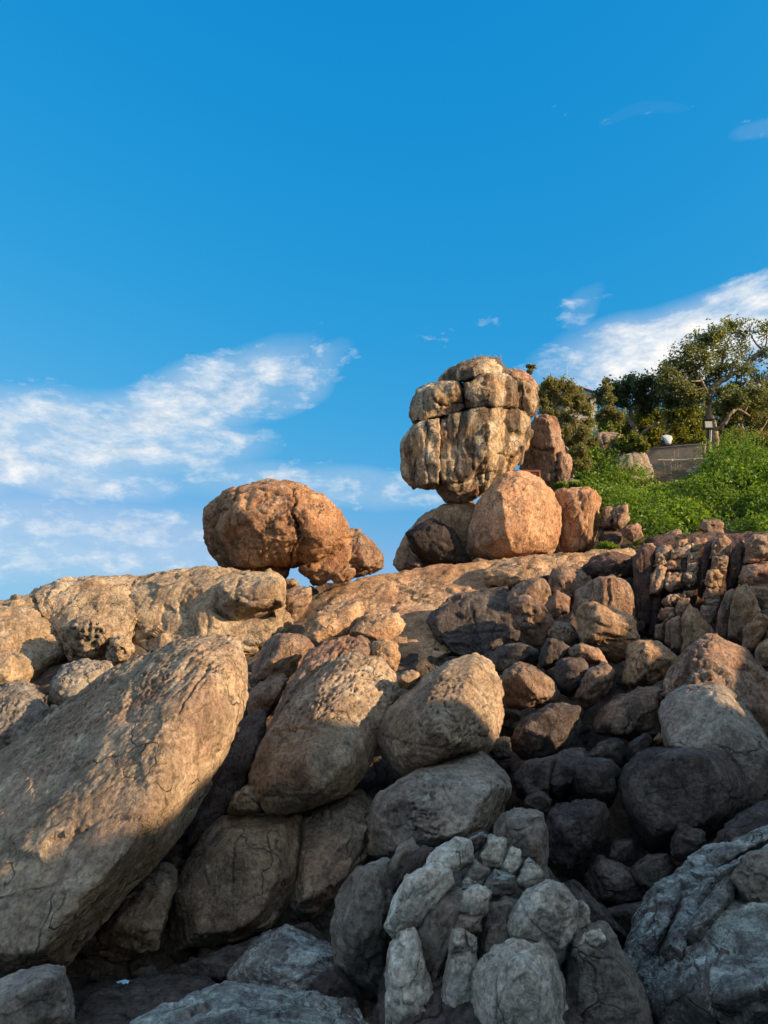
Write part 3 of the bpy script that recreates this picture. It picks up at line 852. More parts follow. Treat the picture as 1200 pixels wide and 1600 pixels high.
b('base_boulder', 'rounded brown boulder under the overhanging streaked stack', '608,896 617,870 633,837 660,807 693,789 735,785 760,800 755,850 735,892 690,900 640,900', 20.9, M['ledge'], T=1.2, B=1.4, p=10, big=.6, lod=7, chip=.5, cracks=[('655,820 690,850 700,880', 3, 2)])
b('dark_boulder', 'nearly black boulder with an orange top tucked beneath the streaked stack', '633,833 653,822 673,812 690,816 706,832 724,844 730,866 737,884 693,892 658,876 641,855', 19.5, M['black'], T=.7, B=.7, p=16, fine=1.2)
b('small_rock', 'little dark rock in the shadow at the foot of the base boulder', '632,880 645,868 662,876 668,895 640,898', 19.3, M['darkcol'], 'stone', T=.25)
b('small_rock', 'little orange stone in front of the dark boulder', '736,878 748,872 764,876 776,880 768,886 740,888', 18.9, M['orange'], 'stone', T=.2)

# ------------------------------------------------------------------ the huge leaning slab and the rocks under it
b('leaning_slab', 'huge leaning tan slab with a pitted sunlit crest and golden edge', '-190,1330 -60,1270 40,1192 100,1138 160,1054 224,1024 280,1001 340,994 366,994 378,1010 388,1064 386,1098 352,1178 280,1310 224,1370 144,1438 100,1510 40,1532 -60,1550 -190,1540', 8.1, M['slab'], 'boulder',
  T=1.2, B=1.6, slope=(-.20, 0.60), cuts=0, p=24, lod=8, big=.35, chip=.3, mid=.6, fine=.9, grow=1.015,
  front=[(330, 1012, .55), (374, 1050, .15), (350, 1050, .75), (300, 1075, 1.05), (262, 1130, 1.25), (240, 1220, 1.30), (222, 1300, 1.20), (150, 1380, 1.15), (80, 1440, 1.1), (200, 1080, .75), (120, 1200, 1.05), (40, 1290, 1.1), (-60, 1400, 1.1), (372, 1100, -.05), (335, 1190, .05), (272, 1300, .25), (218, 1350, .6), (60, 1490, .9), (-60, 1500, .9)],
  pits=(10, 0.5, None, '60,1170 140,1095 220,1050 300,1020 350,1030', 62), cracks=[('205,1310 175,1370 130,1410', 3, 3), ('190,1380 170,1400 140,1430', 3, 4), ('325,1045 290,1090 280,1110', 5, 5), ('340,1095 300,1110 265,1120', 4, 3)])
b('wedged_boulder', 'shaded brown boulder wedged under the leaning slab', '132,1498 160,1450 208,1392 264,1340 284,1352 276,1385 260,1412 246,1480 225,1496 185,1506', 8.0, M['slab'], T=.55, p=12, slope=(0, .5))
b('shaded_block', 'broad shaded block with a vertical groove below the leaning slab', '249,1466 258,1420 285,1360 320,1300 352,1272 400,1264 466,1268 474,1290 458,1335 452,1390 455,1425 430,1443 340,1470 270,1486', 8.5, M['slab'], T=.7, p=16, lod=7, slope=(0, .55), chip=.5,
  front=[(275, 1460, .35), (300, 1380, .5), (350, 1300, .5), (440, 1290, .5), (435, 1420, .6), (340, 1450, .65), (380, 1360, .8)], cracks=[('368,1315 362,1360 360,1400', 3, 5, 9)])
b('shaded_block', 'shaded block right of the grooved one, under the large domed boulder', '466,1276 500,1258 570,1232 592,1262 582,1330 555,1388 515,1425 480,1436 455,1430 450,1390 456,1335', 8.75, M['slab'], T=.65, p=15, slope=(0, .5))
b('knob_rock', 'small knobbly pitted stone on top of the grooved shaded block', '352,1270 362,1246 386,1226 404,1236 410,1262 404,1272 370,1275', 8.75, M['slab'], 'stone', T=.28, fine=1.4)
b('dark_slab', 'dark narrow slab in the cleft beside the golden slab edge', '272,1352 300,1300 345,1200 392,1108 416,1110 412,1160 385,1225 350,1275 310,1345 285,1360', 9.6, M['dark'], 'rock', T=.5, slope=(0, .6))

# ------------------------------------------------------------------ the middle boulders
b('domed_boulder', 'large domed boulder with sunlit pitted top and shaded front above the grooved block', '392,1210 404,1172 428,1138 464,1084 492,1052 528,1029 560,1022 596,1031 616,1054 626,1078 604,1120 586,1166 570,1212 538,1242 480,1264 420,1268 400,1246', 9.5, M['slab'], T=1.0, B=1.1, p=15, slope=(0, .75), lod=8, chip=.35, big=.5, mid=.8,
  cuts=0, front=[(440, 1160, .6), (500, 1075, .55), (560, 1050, .45), (600, 1070, .35), (545, 1090, .75), (490, 1130, .9), (430, 1220, .6), (500, 1235, .7), (545, 1190, .7), (480, 1180, 1.0), (575, 1130, .5)],
  pits=(10, 0.6, None, '450,1110 530,1060 600,1060', 58), cracks=[('428,1142 460,1139 492,1138', 3, 6), ('436,1150 428,1190 430,1235', 3, 3), ('415,1245 480,1242', 5, 2)])
b('long_rock', 'long sloping brown rock running up behind the domed boulder', '385,1225 404,1172 440,1095 464,1050 482,1018 504,1012 544,988 582,992 592,1010 560,1024 520,1036 462,1095 428,1145 398,1205', 10.5, M['brown'], 'rock', T=.55, slope=(0, .8), lod=7, fine=1.5, mid=1.4, pits=(10, .1, (0, -.3, 1)))
b('lit_block', 'sunlit squarish block above the domed boulder', '572,1016 584,1002 602,997 620,1004 625,1026 617,1052 596,1040 576,1028', 11.2, M['ledge'], 'rock', T=.4, fine=1.5, mid=1.4)
b('cleft_rock', 'reddish brown rock with a thin lit top beside the slab crest', '390,1070 400,1036 412,1002 434,990 470,992 496,1000 482,1022 454,1058 422,1072', 11.8, M['brown'], 'rock', T=.6, p=10, slope=(0, .6))
b('cleft_rock', 'reddish rock in the cleft just below the thin lit one', '386,1086 412,1064 442,1052 450,1062 434,1100 414,1124 390,1136', 10.9, M['brown'], 'rock', T=.45, slope=(0, .6))
b('pitted_boulder', 'squat boulder with a sunlit honeycombed face turned to the sun', '587,1150 596,1124 632,1084 664,1056 700,1036 740,1023 768,1038 783,1066 786,1120 769,1166 752,1178 720,1182 672,1202 632,1214 607,1186', 9.4, M['slab'], T=.95, B=1.0, p=24, slope=(0, .55), lod=8, chip=.3, big=.35, mid=.7,
  cuts=0, front=[(615, 1150, .4), (640, 1110, .55), (690, 1050, .45), (735, 1045, .5), (664, 1100, .95), (684, 1140, 1.12), (718, 1164, 1.05), (630, 1185, .45), (680, 1185, .65), (760, 1070, .35), (770, 1120, .35), (752, 1165, .45), (720, 1090, .9)],
  pits=(9, 0.6, None, '688,1070 684,1130 725,1160 760,1080', 34), cracks=[('595,1150 650,1165 700,1170', 4, 2), ('740,1110 725,1150 735,1170', 3, 3)])
b('grey_boulder', 'grey rounded boulder with a band of dark pits below the honeycombed one', '577,1336 580,1276 592,1240 632,1214 688,1194 752,1178 784,1206 808,1240 806,1266 762,1298 700,1322 650,1326 620,1342', 8.3, M['grey'], T=.95, B=1.0, p=12, slope=(0, .6), lod=7, chip=.35, pits=(9, .7, None, '662,1215 655,1262 664,1300 740,1302', 24), cracks=[('630,1220 626,1260 640,1310', 3, 2)])
b('small_rock', 'small flat stone lodged between the domed and honeycombed boulders', '618,1058 636,1048 654,1050 656,1058 640,1078 626,1076', 9.7, M['slab'], 'stone', T=.2)

# ------------------------------------------------------------------ the jumble of dark boulders
J = 'jumbled boulders in the shaded gully'
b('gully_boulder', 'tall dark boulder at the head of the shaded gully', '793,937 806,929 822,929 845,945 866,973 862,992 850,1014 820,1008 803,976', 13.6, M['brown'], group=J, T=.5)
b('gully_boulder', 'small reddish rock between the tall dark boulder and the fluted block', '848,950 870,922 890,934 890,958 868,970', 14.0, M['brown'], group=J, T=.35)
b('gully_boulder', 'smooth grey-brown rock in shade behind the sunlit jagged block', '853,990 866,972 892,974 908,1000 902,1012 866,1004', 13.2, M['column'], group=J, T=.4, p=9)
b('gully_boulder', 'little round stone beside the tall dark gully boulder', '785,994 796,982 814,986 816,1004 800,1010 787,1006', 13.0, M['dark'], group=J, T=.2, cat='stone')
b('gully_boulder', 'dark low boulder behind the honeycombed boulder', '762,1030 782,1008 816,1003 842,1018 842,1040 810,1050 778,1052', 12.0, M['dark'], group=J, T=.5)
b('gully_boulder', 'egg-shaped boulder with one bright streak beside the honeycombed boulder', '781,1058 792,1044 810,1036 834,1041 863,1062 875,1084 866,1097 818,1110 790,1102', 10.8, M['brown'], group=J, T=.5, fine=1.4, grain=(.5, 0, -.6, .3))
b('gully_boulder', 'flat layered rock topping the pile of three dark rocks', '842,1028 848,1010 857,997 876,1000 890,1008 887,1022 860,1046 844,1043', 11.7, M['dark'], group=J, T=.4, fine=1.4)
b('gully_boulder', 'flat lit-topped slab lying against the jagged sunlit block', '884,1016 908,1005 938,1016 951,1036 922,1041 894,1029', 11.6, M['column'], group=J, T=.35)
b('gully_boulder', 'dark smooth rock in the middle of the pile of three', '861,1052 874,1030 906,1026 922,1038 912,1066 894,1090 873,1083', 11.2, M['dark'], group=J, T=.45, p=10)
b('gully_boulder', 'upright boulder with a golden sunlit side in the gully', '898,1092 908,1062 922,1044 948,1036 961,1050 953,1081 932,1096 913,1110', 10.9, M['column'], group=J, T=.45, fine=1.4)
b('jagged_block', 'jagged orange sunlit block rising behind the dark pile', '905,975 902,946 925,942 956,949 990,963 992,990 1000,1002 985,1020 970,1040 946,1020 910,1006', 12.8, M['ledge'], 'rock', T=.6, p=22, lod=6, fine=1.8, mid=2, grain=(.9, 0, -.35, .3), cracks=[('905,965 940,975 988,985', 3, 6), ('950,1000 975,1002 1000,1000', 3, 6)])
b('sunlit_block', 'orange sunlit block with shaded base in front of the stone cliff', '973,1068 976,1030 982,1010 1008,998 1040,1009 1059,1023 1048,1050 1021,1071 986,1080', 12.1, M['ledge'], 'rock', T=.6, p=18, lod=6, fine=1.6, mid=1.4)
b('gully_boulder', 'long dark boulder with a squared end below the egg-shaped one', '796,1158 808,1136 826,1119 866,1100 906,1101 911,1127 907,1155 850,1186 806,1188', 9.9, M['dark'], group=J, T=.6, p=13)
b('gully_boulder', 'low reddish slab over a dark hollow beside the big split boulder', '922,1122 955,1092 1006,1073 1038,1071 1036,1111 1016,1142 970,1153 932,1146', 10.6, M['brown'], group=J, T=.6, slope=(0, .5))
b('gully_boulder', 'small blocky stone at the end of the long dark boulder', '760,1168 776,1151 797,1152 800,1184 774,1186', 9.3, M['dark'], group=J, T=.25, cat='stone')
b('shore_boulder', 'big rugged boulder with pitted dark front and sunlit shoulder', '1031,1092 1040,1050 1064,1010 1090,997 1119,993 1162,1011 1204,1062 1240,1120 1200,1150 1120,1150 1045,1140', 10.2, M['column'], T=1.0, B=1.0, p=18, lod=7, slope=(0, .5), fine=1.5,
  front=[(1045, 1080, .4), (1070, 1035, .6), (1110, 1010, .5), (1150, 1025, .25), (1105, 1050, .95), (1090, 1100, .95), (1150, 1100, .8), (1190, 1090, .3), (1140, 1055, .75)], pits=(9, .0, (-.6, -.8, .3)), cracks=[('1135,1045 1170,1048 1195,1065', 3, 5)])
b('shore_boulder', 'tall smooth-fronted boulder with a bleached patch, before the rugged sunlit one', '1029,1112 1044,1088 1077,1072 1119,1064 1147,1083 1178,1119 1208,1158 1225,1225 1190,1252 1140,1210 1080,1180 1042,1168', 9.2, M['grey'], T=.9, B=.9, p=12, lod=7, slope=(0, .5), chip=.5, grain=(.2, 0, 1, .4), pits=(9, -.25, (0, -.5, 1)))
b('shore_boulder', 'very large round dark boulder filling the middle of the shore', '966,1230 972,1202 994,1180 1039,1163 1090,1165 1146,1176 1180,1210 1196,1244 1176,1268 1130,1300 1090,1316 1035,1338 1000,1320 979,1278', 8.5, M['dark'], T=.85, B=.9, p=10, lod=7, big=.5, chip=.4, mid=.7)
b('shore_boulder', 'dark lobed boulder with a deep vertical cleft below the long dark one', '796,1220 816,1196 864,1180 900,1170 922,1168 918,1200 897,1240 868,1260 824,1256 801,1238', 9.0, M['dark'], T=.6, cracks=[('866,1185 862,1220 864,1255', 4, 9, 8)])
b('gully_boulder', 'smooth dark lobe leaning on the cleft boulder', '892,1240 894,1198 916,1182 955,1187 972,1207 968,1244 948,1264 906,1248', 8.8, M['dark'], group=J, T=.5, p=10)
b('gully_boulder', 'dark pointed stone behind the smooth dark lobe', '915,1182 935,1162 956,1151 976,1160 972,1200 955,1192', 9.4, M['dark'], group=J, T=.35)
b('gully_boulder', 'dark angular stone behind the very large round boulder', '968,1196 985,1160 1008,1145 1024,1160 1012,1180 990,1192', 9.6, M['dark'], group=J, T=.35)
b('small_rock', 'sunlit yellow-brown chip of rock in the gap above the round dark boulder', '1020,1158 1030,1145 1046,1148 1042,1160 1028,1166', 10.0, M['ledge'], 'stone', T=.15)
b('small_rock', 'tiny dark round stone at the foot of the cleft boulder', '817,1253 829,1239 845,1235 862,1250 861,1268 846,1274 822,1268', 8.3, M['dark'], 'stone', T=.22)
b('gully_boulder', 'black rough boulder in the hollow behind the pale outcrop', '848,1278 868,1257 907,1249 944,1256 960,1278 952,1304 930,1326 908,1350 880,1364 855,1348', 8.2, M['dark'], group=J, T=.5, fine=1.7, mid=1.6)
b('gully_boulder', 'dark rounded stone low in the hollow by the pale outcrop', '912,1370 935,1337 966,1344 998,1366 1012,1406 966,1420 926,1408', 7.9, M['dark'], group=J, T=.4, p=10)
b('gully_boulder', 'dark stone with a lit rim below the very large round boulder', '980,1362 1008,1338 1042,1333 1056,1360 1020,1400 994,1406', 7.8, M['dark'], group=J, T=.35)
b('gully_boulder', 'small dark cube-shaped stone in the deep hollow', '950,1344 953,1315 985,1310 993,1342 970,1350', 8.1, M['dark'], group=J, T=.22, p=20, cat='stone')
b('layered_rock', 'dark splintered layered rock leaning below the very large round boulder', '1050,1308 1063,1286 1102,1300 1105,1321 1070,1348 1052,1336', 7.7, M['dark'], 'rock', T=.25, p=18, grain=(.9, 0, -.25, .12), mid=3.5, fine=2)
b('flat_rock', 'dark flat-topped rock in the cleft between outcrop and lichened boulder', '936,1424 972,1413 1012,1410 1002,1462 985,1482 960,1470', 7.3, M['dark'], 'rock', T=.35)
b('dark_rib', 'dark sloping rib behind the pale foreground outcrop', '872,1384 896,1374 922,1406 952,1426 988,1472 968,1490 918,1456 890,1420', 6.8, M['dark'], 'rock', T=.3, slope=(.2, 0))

# ------------------------------------------------------------------ the lichened boulder at the lower corner
lb = empty('lichen_outcrop', P(1110, 1600, 6.0))
tag(lb, 'blue-green lichened rock outcrop with lumpy side in the lower corner', 'outcrop')
b('outcrop_body', None, '986,1502 995,1468 1017,1411 1053,1374 1090,1334 1141,1306 1200,1282 1300,1262 1320,1660 1050,1680 1010,1600', 6.5, M['teal'], parent=lb, T=1.0, B=1.4, slope=(0, .65), p=15, lod=8, chip=1.0, mid=1.5, fine=1.4, big=1.3, res=1.35, grain=(.45, .5, -.6, .55),
  front=[(1020, 1500, .35), (1040, 1420, .4), (1100, 1360, .45), (1170, 1320, .5), (1260, 1300, .5), (1090, 1450, .8), (1150, 1460, .9), (1080, 1560, .8), (1200, 1560, 1.0), (1280, 1600, 1.0), (1040, 1600, .5), (1220, 1420, .95)])
for k_, (oc, dd_, mm) in enumerate([('1000,1480 1030,1410 1066,1370 1080,1378 1050,1430 1022,1500', 6.15, 'teal'), ('1028,1500 1060,1425 1110,1362 1128,1368 1095,1430 1058,1515', 5.95, 'teal'),
                              ('1060,1470 1100,1410 1150,1350 1166,1356 1135,1420 1090,1480', 5.85, 'teal'), ('1095,1345 1145,1312 1200,1288 1240,1296 1180,1325 1120,1356', 6.2, 'teal'),
                              ('1020,1570 1040,1500 1066,1490 1072,1560 1056,1640 1024,1640', 5.75, 'dark')]):
    b('outcrop_rib', None, oc, dd_, M[mm], parent=lb, T=.16, slope=(0, .6), mid=1.3, fine=1.3, res=1.3, grain=(.45, .4, -.6, .5))
b('outcrop_lump', None, '1140,1370 1162,1339 1200,1326 1235,1340 1240,1400 1205,1425 1168,1412', 6.0, M['grey'], parent=lb, T=.2, blocky=True, fine=1.4)
b('outcrop_lump', None, '1146,1460 1160,1448 1182,1450 1188,1466 1172,1484 1152,1482', 5.7, M['grey'], parent=lb, T=.15)
b('outcrop_lump', None, '1116,1474 1140,1462 1170,1470 1174,1528 1150,1535 1124,1520', 5.65, M['dark'], parent=lb, T=.2, p=18)
b('outcrop_lump', None, '1124,1545 1140,1522 1168,1532 1172,1580 1168,1640 1128,1640', 5.4, M['dark'], parent=lb, T=.2, p=16)
b('outcrop_lump', None, '1176,1500 1200,1470 1250,1480 1260,1640 1185,1650', 5.4, M['teal'], parent=lb, T=.3, p=12)
b('outcrop_lump', None, '1060,1520 1085,1470 1115,1480 1122,1540 1110,1600 1070,1600', 5.7, M['dark'], parent=lb, T=.22, p=14)
b('ledge_rock', 'dark rough ledge above the lichened corner outcrop', '1108,1326 1145,1279 1196,1250 1260,1238 1262,1290 1200,1300 1140,1316', 7.6, M['dark'], 'rock', T=.4, slope=(0, .6), fine=1.8, mid=1.6)
# ------------------------------------------------------------------ the pale ribbed outcrop in the foreground
fo = empty('ribbed_outcrop', P(760, 1600, 5.3))
tag(fo, 'pale ribbed rock outcrop like a broken fist in the foreground', 'outcrop')


def fr(name, outline, d, mat, **kw):
    kw.setdefault('fine', 1.3)
    kw.setdefault('mid', 1.1)
    kw.setdefault('chip', 1.1)
    kw.setdefault('grow', 1.13)
    kw['T'] = kw.get('T', .15) * 1.25
    kw.setdefault('cuts', 2)
    kw.setdefault('blocky', name in ('rib', 'knob', 'lump'))
    if name in ('rib', 'foot_lobe'):
        kw.setdefault('grain', (0.25, 0, 1, .45))
    kw['p'] = kw.get('p', 13) * 1.3
    return rock(name, None, outline, d, M[mat], parent=fo, **kw)


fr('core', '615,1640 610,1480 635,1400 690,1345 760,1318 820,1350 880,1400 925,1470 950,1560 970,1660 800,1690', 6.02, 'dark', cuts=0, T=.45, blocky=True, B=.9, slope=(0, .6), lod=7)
fr('side_lobe', '523,1445 529,1410 550,1372 583,1344 604,1342 612,1362 606,1400 612,1460 608,1510 598,1575 562,1548 533,1505', 6.0, 'grey', T=.45, p=11, lod=7, pits=(10, -.25, None))
fr('rib', '603,1372 622,1324 644,1313 653,1328 626,1364 612,1398', 5.9, 'grey', T=.12)
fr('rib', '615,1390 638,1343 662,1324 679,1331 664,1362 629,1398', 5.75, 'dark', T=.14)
fr('rib', '660,1358 679,1331 712,1309 732,1315 739,1340 702,1372 684,1368', 5.65, 'pale', T=.18, p=15)
fr('rib', '606,1444 620,1402 636,1372 674,1350 700,1362 706,1382 668,1420 652,1454 625,1468', 5.45, 'pale', T=.22, p=15, lod=7)
fr('rib', '610,1480 624,1464 645,1460 654,1480 660,1535 684,1575 690,1720 612,1720 608,1560', 5.2, 'pale', T=.2, p=13, lod=7, cracks=[('615,1570 685,1572', 2.5, 6)])
fr('rib', '648,1472 664,1430 706,1392 728,1404 720,1444 702,1490 684,1538 668,1565 656,1530', 5.4, 'grey', T=.18, p=13, lod=7)
fr('rib', '698,1396 732,1371 752,1380 742,1398 720,1412', 5.55, 'teal', T=.12)
fr('knob', '716,1420 724,1394 746,1384 766,1396 760,1428 732,1437', 5.3, 'pale', T=.14)
fr('knob', '711,1450 720,1431 751,1432 749,1454 730,1458', 5.2, 'grey', T=.1)
fr('knob', '702,1474 708,1453 726,1451 730,1490 705,1494', 5.1, 'pale', T=.09, p=18)
fr('knob', '726,1452 744,1466 743,1488 727,1491', 5.12, 'pale', T=.08, p=18)
fr('rib', '684,1720 694,1540 703,1495 742,1487 748,1530 746,1720', 5.1, 'pale', T=.16, p=14, lod=7, fine=1.6)
fr('rib', '744,1520 750,1470 766,1412 800,1404 820,1426 808,1480 755,1524', 5.5, 'grey', T=.18, p=12, grain=(.2, 0, 1, .2))
fr('knob', '724,1370 742,1346 763,1360 752,1384 734,1386', 5.6, 'grey', T=.1)
fr('knob', '748,1338 766,1306 788,1314 786,1356 754,1358', 5.8, 'pale', T=.14)
fr('knob', '782,1358 800,1324 813,1331 810,1360 793,1372', 5.75, 'pale', T=.09)
fr('knob', '806,1380 825,1342 847,1362 846,1382 822,1389', 5.7, 'pale', T=.12)
fr('knob', '752,1388 774,1360 802,1370 808,1394 778,1402', 5.55, 'teal', T=.13)
fr('knob', '726,1316 754,1301 762,1310 740,1333', 5.8, 'teal', T=.1)
fr('lump', '796,1450 816,1402 854,1380 876,1384 899,1413 898,1462 872,1508 852,1486 800,1470', 5.35, 'pale', T=.3, p=13, lod=7, cracks=[('812,1412 826,1436 846,1458', 2.5, 5), ('800,1468 850,1476 866,1500', 2.5, 6)])
fr('lump', '890,1412 908,1408 919,1420 920,1444 898,1462', 5.4, 'pale', T=.12)
fr('foot_lobe', '736,1730 748,1524 766,1502 800,1481 848,1478 864,1506 877,1536 888,1730', 4.95, 'pale', T=.3, p=12, lod=7, cracks=[('790,1485 784,1560 790,1640', 3, 2), ('848,1500 858,1530', 2.5, 4)])
fr('foot_lobe', '880,1730 888,1530 896,1464 922,1454 944,1455 966,1486 997,1530 1018,1580 1040,1730', 5.35, 'grey', T=.4, p=12, lod=7, grain=(.2, 0, 1, .35))
fr('rib', '654,1700 656,1560 672,1530 690,1520 694,1560 690,1700', 5.3, 'grey', T=.14)
fr('rib', '752,1500 762,1450 790,1436 800,1470 770,1505', 5.3, 'grey', T=.12)
fr('knob', '905,1478 915,1458 935,1452 945,1468 930,1482', 5.05, 'pale', T=.07)
fr('bridge', '862,1650 870,1520 890,1490 912,1480 915,1560 905,1650', 5.5, 'dark', T=.15)
rock('shaded_boulder', 'mottled grey-brown boulder standing right behind the pale ribbed outcrop', '769,1296 787,1271 821,1259 850,1271 855,1306 856,1380 815,1392 790,1345', 6.4, M['grey'], T=.4, p=11, fine=1.3)

# ------------------------------------------------------------------ the rocks at the lower left
rock('corner_block', 'pale teal-topped block cut off by the lower corner below the leaning slab', '-80,1560 0,1535 48,1519 72,1508 97,1507 111,1560 122,1660 -80,1680', 5.3, M['grey'], 'boulder', T=.45, p=22, lod=7,
     front=[(0, 1560, .35), (60, 1535, .35), (92, 1530, .25), (100, 1600, .35), (20, 1640, .5), (-60, 1600, .5)])
rock('flat_rock', 'wide pale flat rock at the bottom edge, coated in blue-grey lichen', '190,1640 214,1600 280,1564 348,1540 430,1543 500,1552 560,1572 580,1640 400,1690', 5.2, M['teal'], 'rock', T=.4, slope=(0, 1.2), p=14, lod=7, mid=1.6, fine=1.6)
rock('low_boulder', 'rounded grey boulder behind the wide flat rock', '346,1545 368,1502 408,1466 450,1447 502,1470 548,1502 545,1550 440,1562', 6.4, M['teal'], 'boulder', T=.4, slope=(0, .9), p=12, fine=1.4)
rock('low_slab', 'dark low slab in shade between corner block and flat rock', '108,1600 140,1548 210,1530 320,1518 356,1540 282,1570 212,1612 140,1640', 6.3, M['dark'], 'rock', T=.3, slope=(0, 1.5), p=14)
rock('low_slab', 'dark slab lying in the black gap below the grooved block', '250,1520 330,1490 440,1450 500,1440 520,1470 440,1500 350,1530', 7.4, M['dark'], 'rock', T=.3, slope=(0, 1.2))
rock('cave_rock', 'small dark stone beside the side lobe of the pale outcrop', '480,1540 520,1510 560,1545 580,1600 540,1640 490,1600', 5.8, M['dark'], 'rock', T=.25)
# a scrap of pale blue plastic lying on the dark slab
lv, lf = [], []
c0 = P(192, 1541, 6.02)
rl = np.random.default_rng(4)
for j in range(4):
    for i in range(6):
        lv.append(c0 + np.array([(i - 2.5) * .018, (j - 1.5) * .018, 0.02 + .02 * rl.random()]))
for j in range(3):
    for i in range(5):
        a0 = j * 6 + i
        lf.append((a0, a0 + 1, a0 + 7, a0 + 6))
m, nt = new_mat('blue_plastic')
principled(nt, (0.30, 0.55, 0.72, 1), 0.4)
tag(link('plastic_scrap', mesh_np('plastic_scrap', np.array(lv), lf, m)), 'crumpled scrap of pale blue plastic on the dark low slab', 'litter')

# ------------------------------------------------------------------ the cliff of stacked stones
cl = empty('stone_cliff', P(1100, 1030, 15.0))
tag(cl, 'brown cliff of stacked, column-like jointed stones below the green bank', 'cliff')


def q6(s):
    return [(740 + x / 2.609, 820 + y / 2.609) for x, y in pts(s)]


def cs(outline, d, mat='column', name='stone', **kw):
    kw.setdefault('fine', 0.9)
    kw.setdefault('mid', 0.7)
    kw.setdefault('chip', 0.6)
    kw.setdefault('big', 0.6)
    kw.setdefault('p', 16)
    kw.setdefault('cuts', 2)
    kw.setdefault('grow', 1.06)
    kw.setdefault('blocky', True)
    return rock(name, None, q6(outline) if isinstance(outline, str) else outline, d, M[mat], parent=cl, **kw)


cs('640,500 650,130 690,70 900,60 1120,40 1300,40 1300,620 900,560', 16.1, 'darkcol', 'backing_rock', T=.6, B=1.5, lod=7, p=24, grain=(.05, 0, 1, .15), mid=1.2, cuts=2)
cs('655,420 650,140 690,85 735,95 738,150 722,300 728,420', 15.3, 'darkcol', 'column', T=.3, p=18, grain=(0, 0, 1, .1), mid=1.6)
cs('715,460 722,300 760,290 752,400 745,460', 15.25, 'darkcol', 'column', T=.3, grain=(0, 0, 1, .1), mid=1.2)
cs('735,160 740,110 770,85 800,95 800,140 760,160', 15.3, 'column', 'column', T=.3, mid=2)
cs('718,285 722,205 758,165 786,178 778,250 748,292', 15.0)
cs('733,168 780,140 792,158 748,176', 15.1, T=.12)
cs('784,184 788,146 842,140 848,184', 15.1)
cs('800,140 804,100 882,84 882,132', 15.1)
cs('868,156 878,116 917,110 912,152', 15.0)
cs('884,112 888,76 928,74 918,108', 15.1)
cs('866,196 874,158 918,150 912,194', 14.95)
cs('849,232 858,194 908,192 908,232 880,257', 14.9)
cs('779,252 789,200 852,190 852,252 800,272', 14.95, fine=1.6)
cs('915,280 940,80 988,58 962,180 946,260 930,300', 15.1, 'darkcol', 'column', T=.25, grain=(.1, 0, 1, .12))
cs('840,190 862,80 890,72 872,190 856,250', 15.2, 'darkcol', 'column', T=.2, grain=(.1, 0, 1, .12))
cs('962,140 980,60 1020,43 1048,68 1042,132 985,132', 14.9)
cs('968,184 974,130 1038,126 1028,192', 14.75, p=18)
cs('943,240 953,186 990,178 1018,210 1012,254 960,258', 14.6, 'ledge')
cs('938,302 944,260 1002,252 1002,304', 14.6)
cs('948,338 944,302 1002,302 996,338', 14.55)
cs('923,372 928,330 992,336 987,392 950,408', 14.4)
cs('764,322 788,290 842,280 842,312 790,338', 14.7, fine=1.6)
cs('818,352 838,300 878,300 872,362 830,373', 14.6)
cs('748,382 768,340 818,338 818,372 780,398', 14.6, fine=1.6)
cs('844,302 858,270 888,268 888,298', 14.7)
cs('738,464 743,410 778,395 778,474', 14.5, p=9)
cs('779,484 784,400 806,386 812,494', 14.4, p=9)
cs('806,516 806,386 840,370 852,392 848,514', 14.2, 'column', 'column', p=9)
cs('852,520 850,382 882,318 916,350 934,400 974,420 974,500 880,520', 14.0, 'ledge', 'column', T=.3, lod=6, fine=1.7, front=[(740 + 870 / 2.609, 820 + 400 / 2.609, .15), (740 + 890 / 2.609, 820 + 370 / 2.609, .35), (740 + 930 / 2.609, 820 + 460 / 2.609, .3), (740 + 880 / 2.609, 820 + 480 / 2.609, .3)])
cs('984,470 1000,350 1030,270 1062,248 1054,340 1036,470', 14.2, 'column', 'column', T=.25, p=18, grain=(.2, 0, 1, .2))
cs('1038,464 1050,330 1070,260 1112,244 1142,290 1168,350 1132,384 1096,486', 13.9, 'ledge', 'column', T=.35, lod=6, p=20, fine=1.7, grain=(.2, 0, 1, .3))
cs('1097,506 1108,420 1162,358 1204,380 1192,434 1132,510', 13.5, 'ledge', 'stone', T=.3, lod=6, p=15, fine=1.5)
cs('1098,162 1108,80 1140,43 1210,36 1260,60 1250,150', 14.9, 'column', 'stone', T=.4, lod=6, p=11)
cs('1078,234 1103,170 1210,150 1260,160 1250,240 1110,254', 14.7, 'column', 'stone', T=.4, lod=6, p=11)
cs('1128,294 1118,250 1210,240 1260,250 1250,340 1167,354', 14.5, 'column', 'stone', T=.35, lod=6)
cs('1168,420 1170,350 1240,330 1250,440', 14.0, 'darkcol', 'stone', T=.3)
cs('1034,264 1040,130 1085,68 1112,80 1097,180 1072,254', 14.95, 'darkcol', 'column', T=.25, grain=(.1, 0, 1, .15), fine=1.8)
cs('1138,540 1168,484 1210,464 1250,480 1240,580 1160,580', 13.0, 'ledge', 'stone', T=.3)
cs('1180,470 1196,430 1240,420 1250,480', 13.6, 'ledge', 'stone', T=.25)
cs('760,110 772,88 800,80 812,100 795,112', 15.3, 'ledge', T=.1)
cs('690,90 700,78 730,76 742,92 720,100', 15.4, 'ledge', T=.1)
cs('820,92 838,62 872,58 880,80 850,95', 15.5, 'ledge', T=.15)
cs('880,80 900,52 950,55 960,75 930,85', 15.5, 'column', T=.15)
cs('1060,100 1075,70 1100,66 1108,90', 15.3, 'column', T=.12)

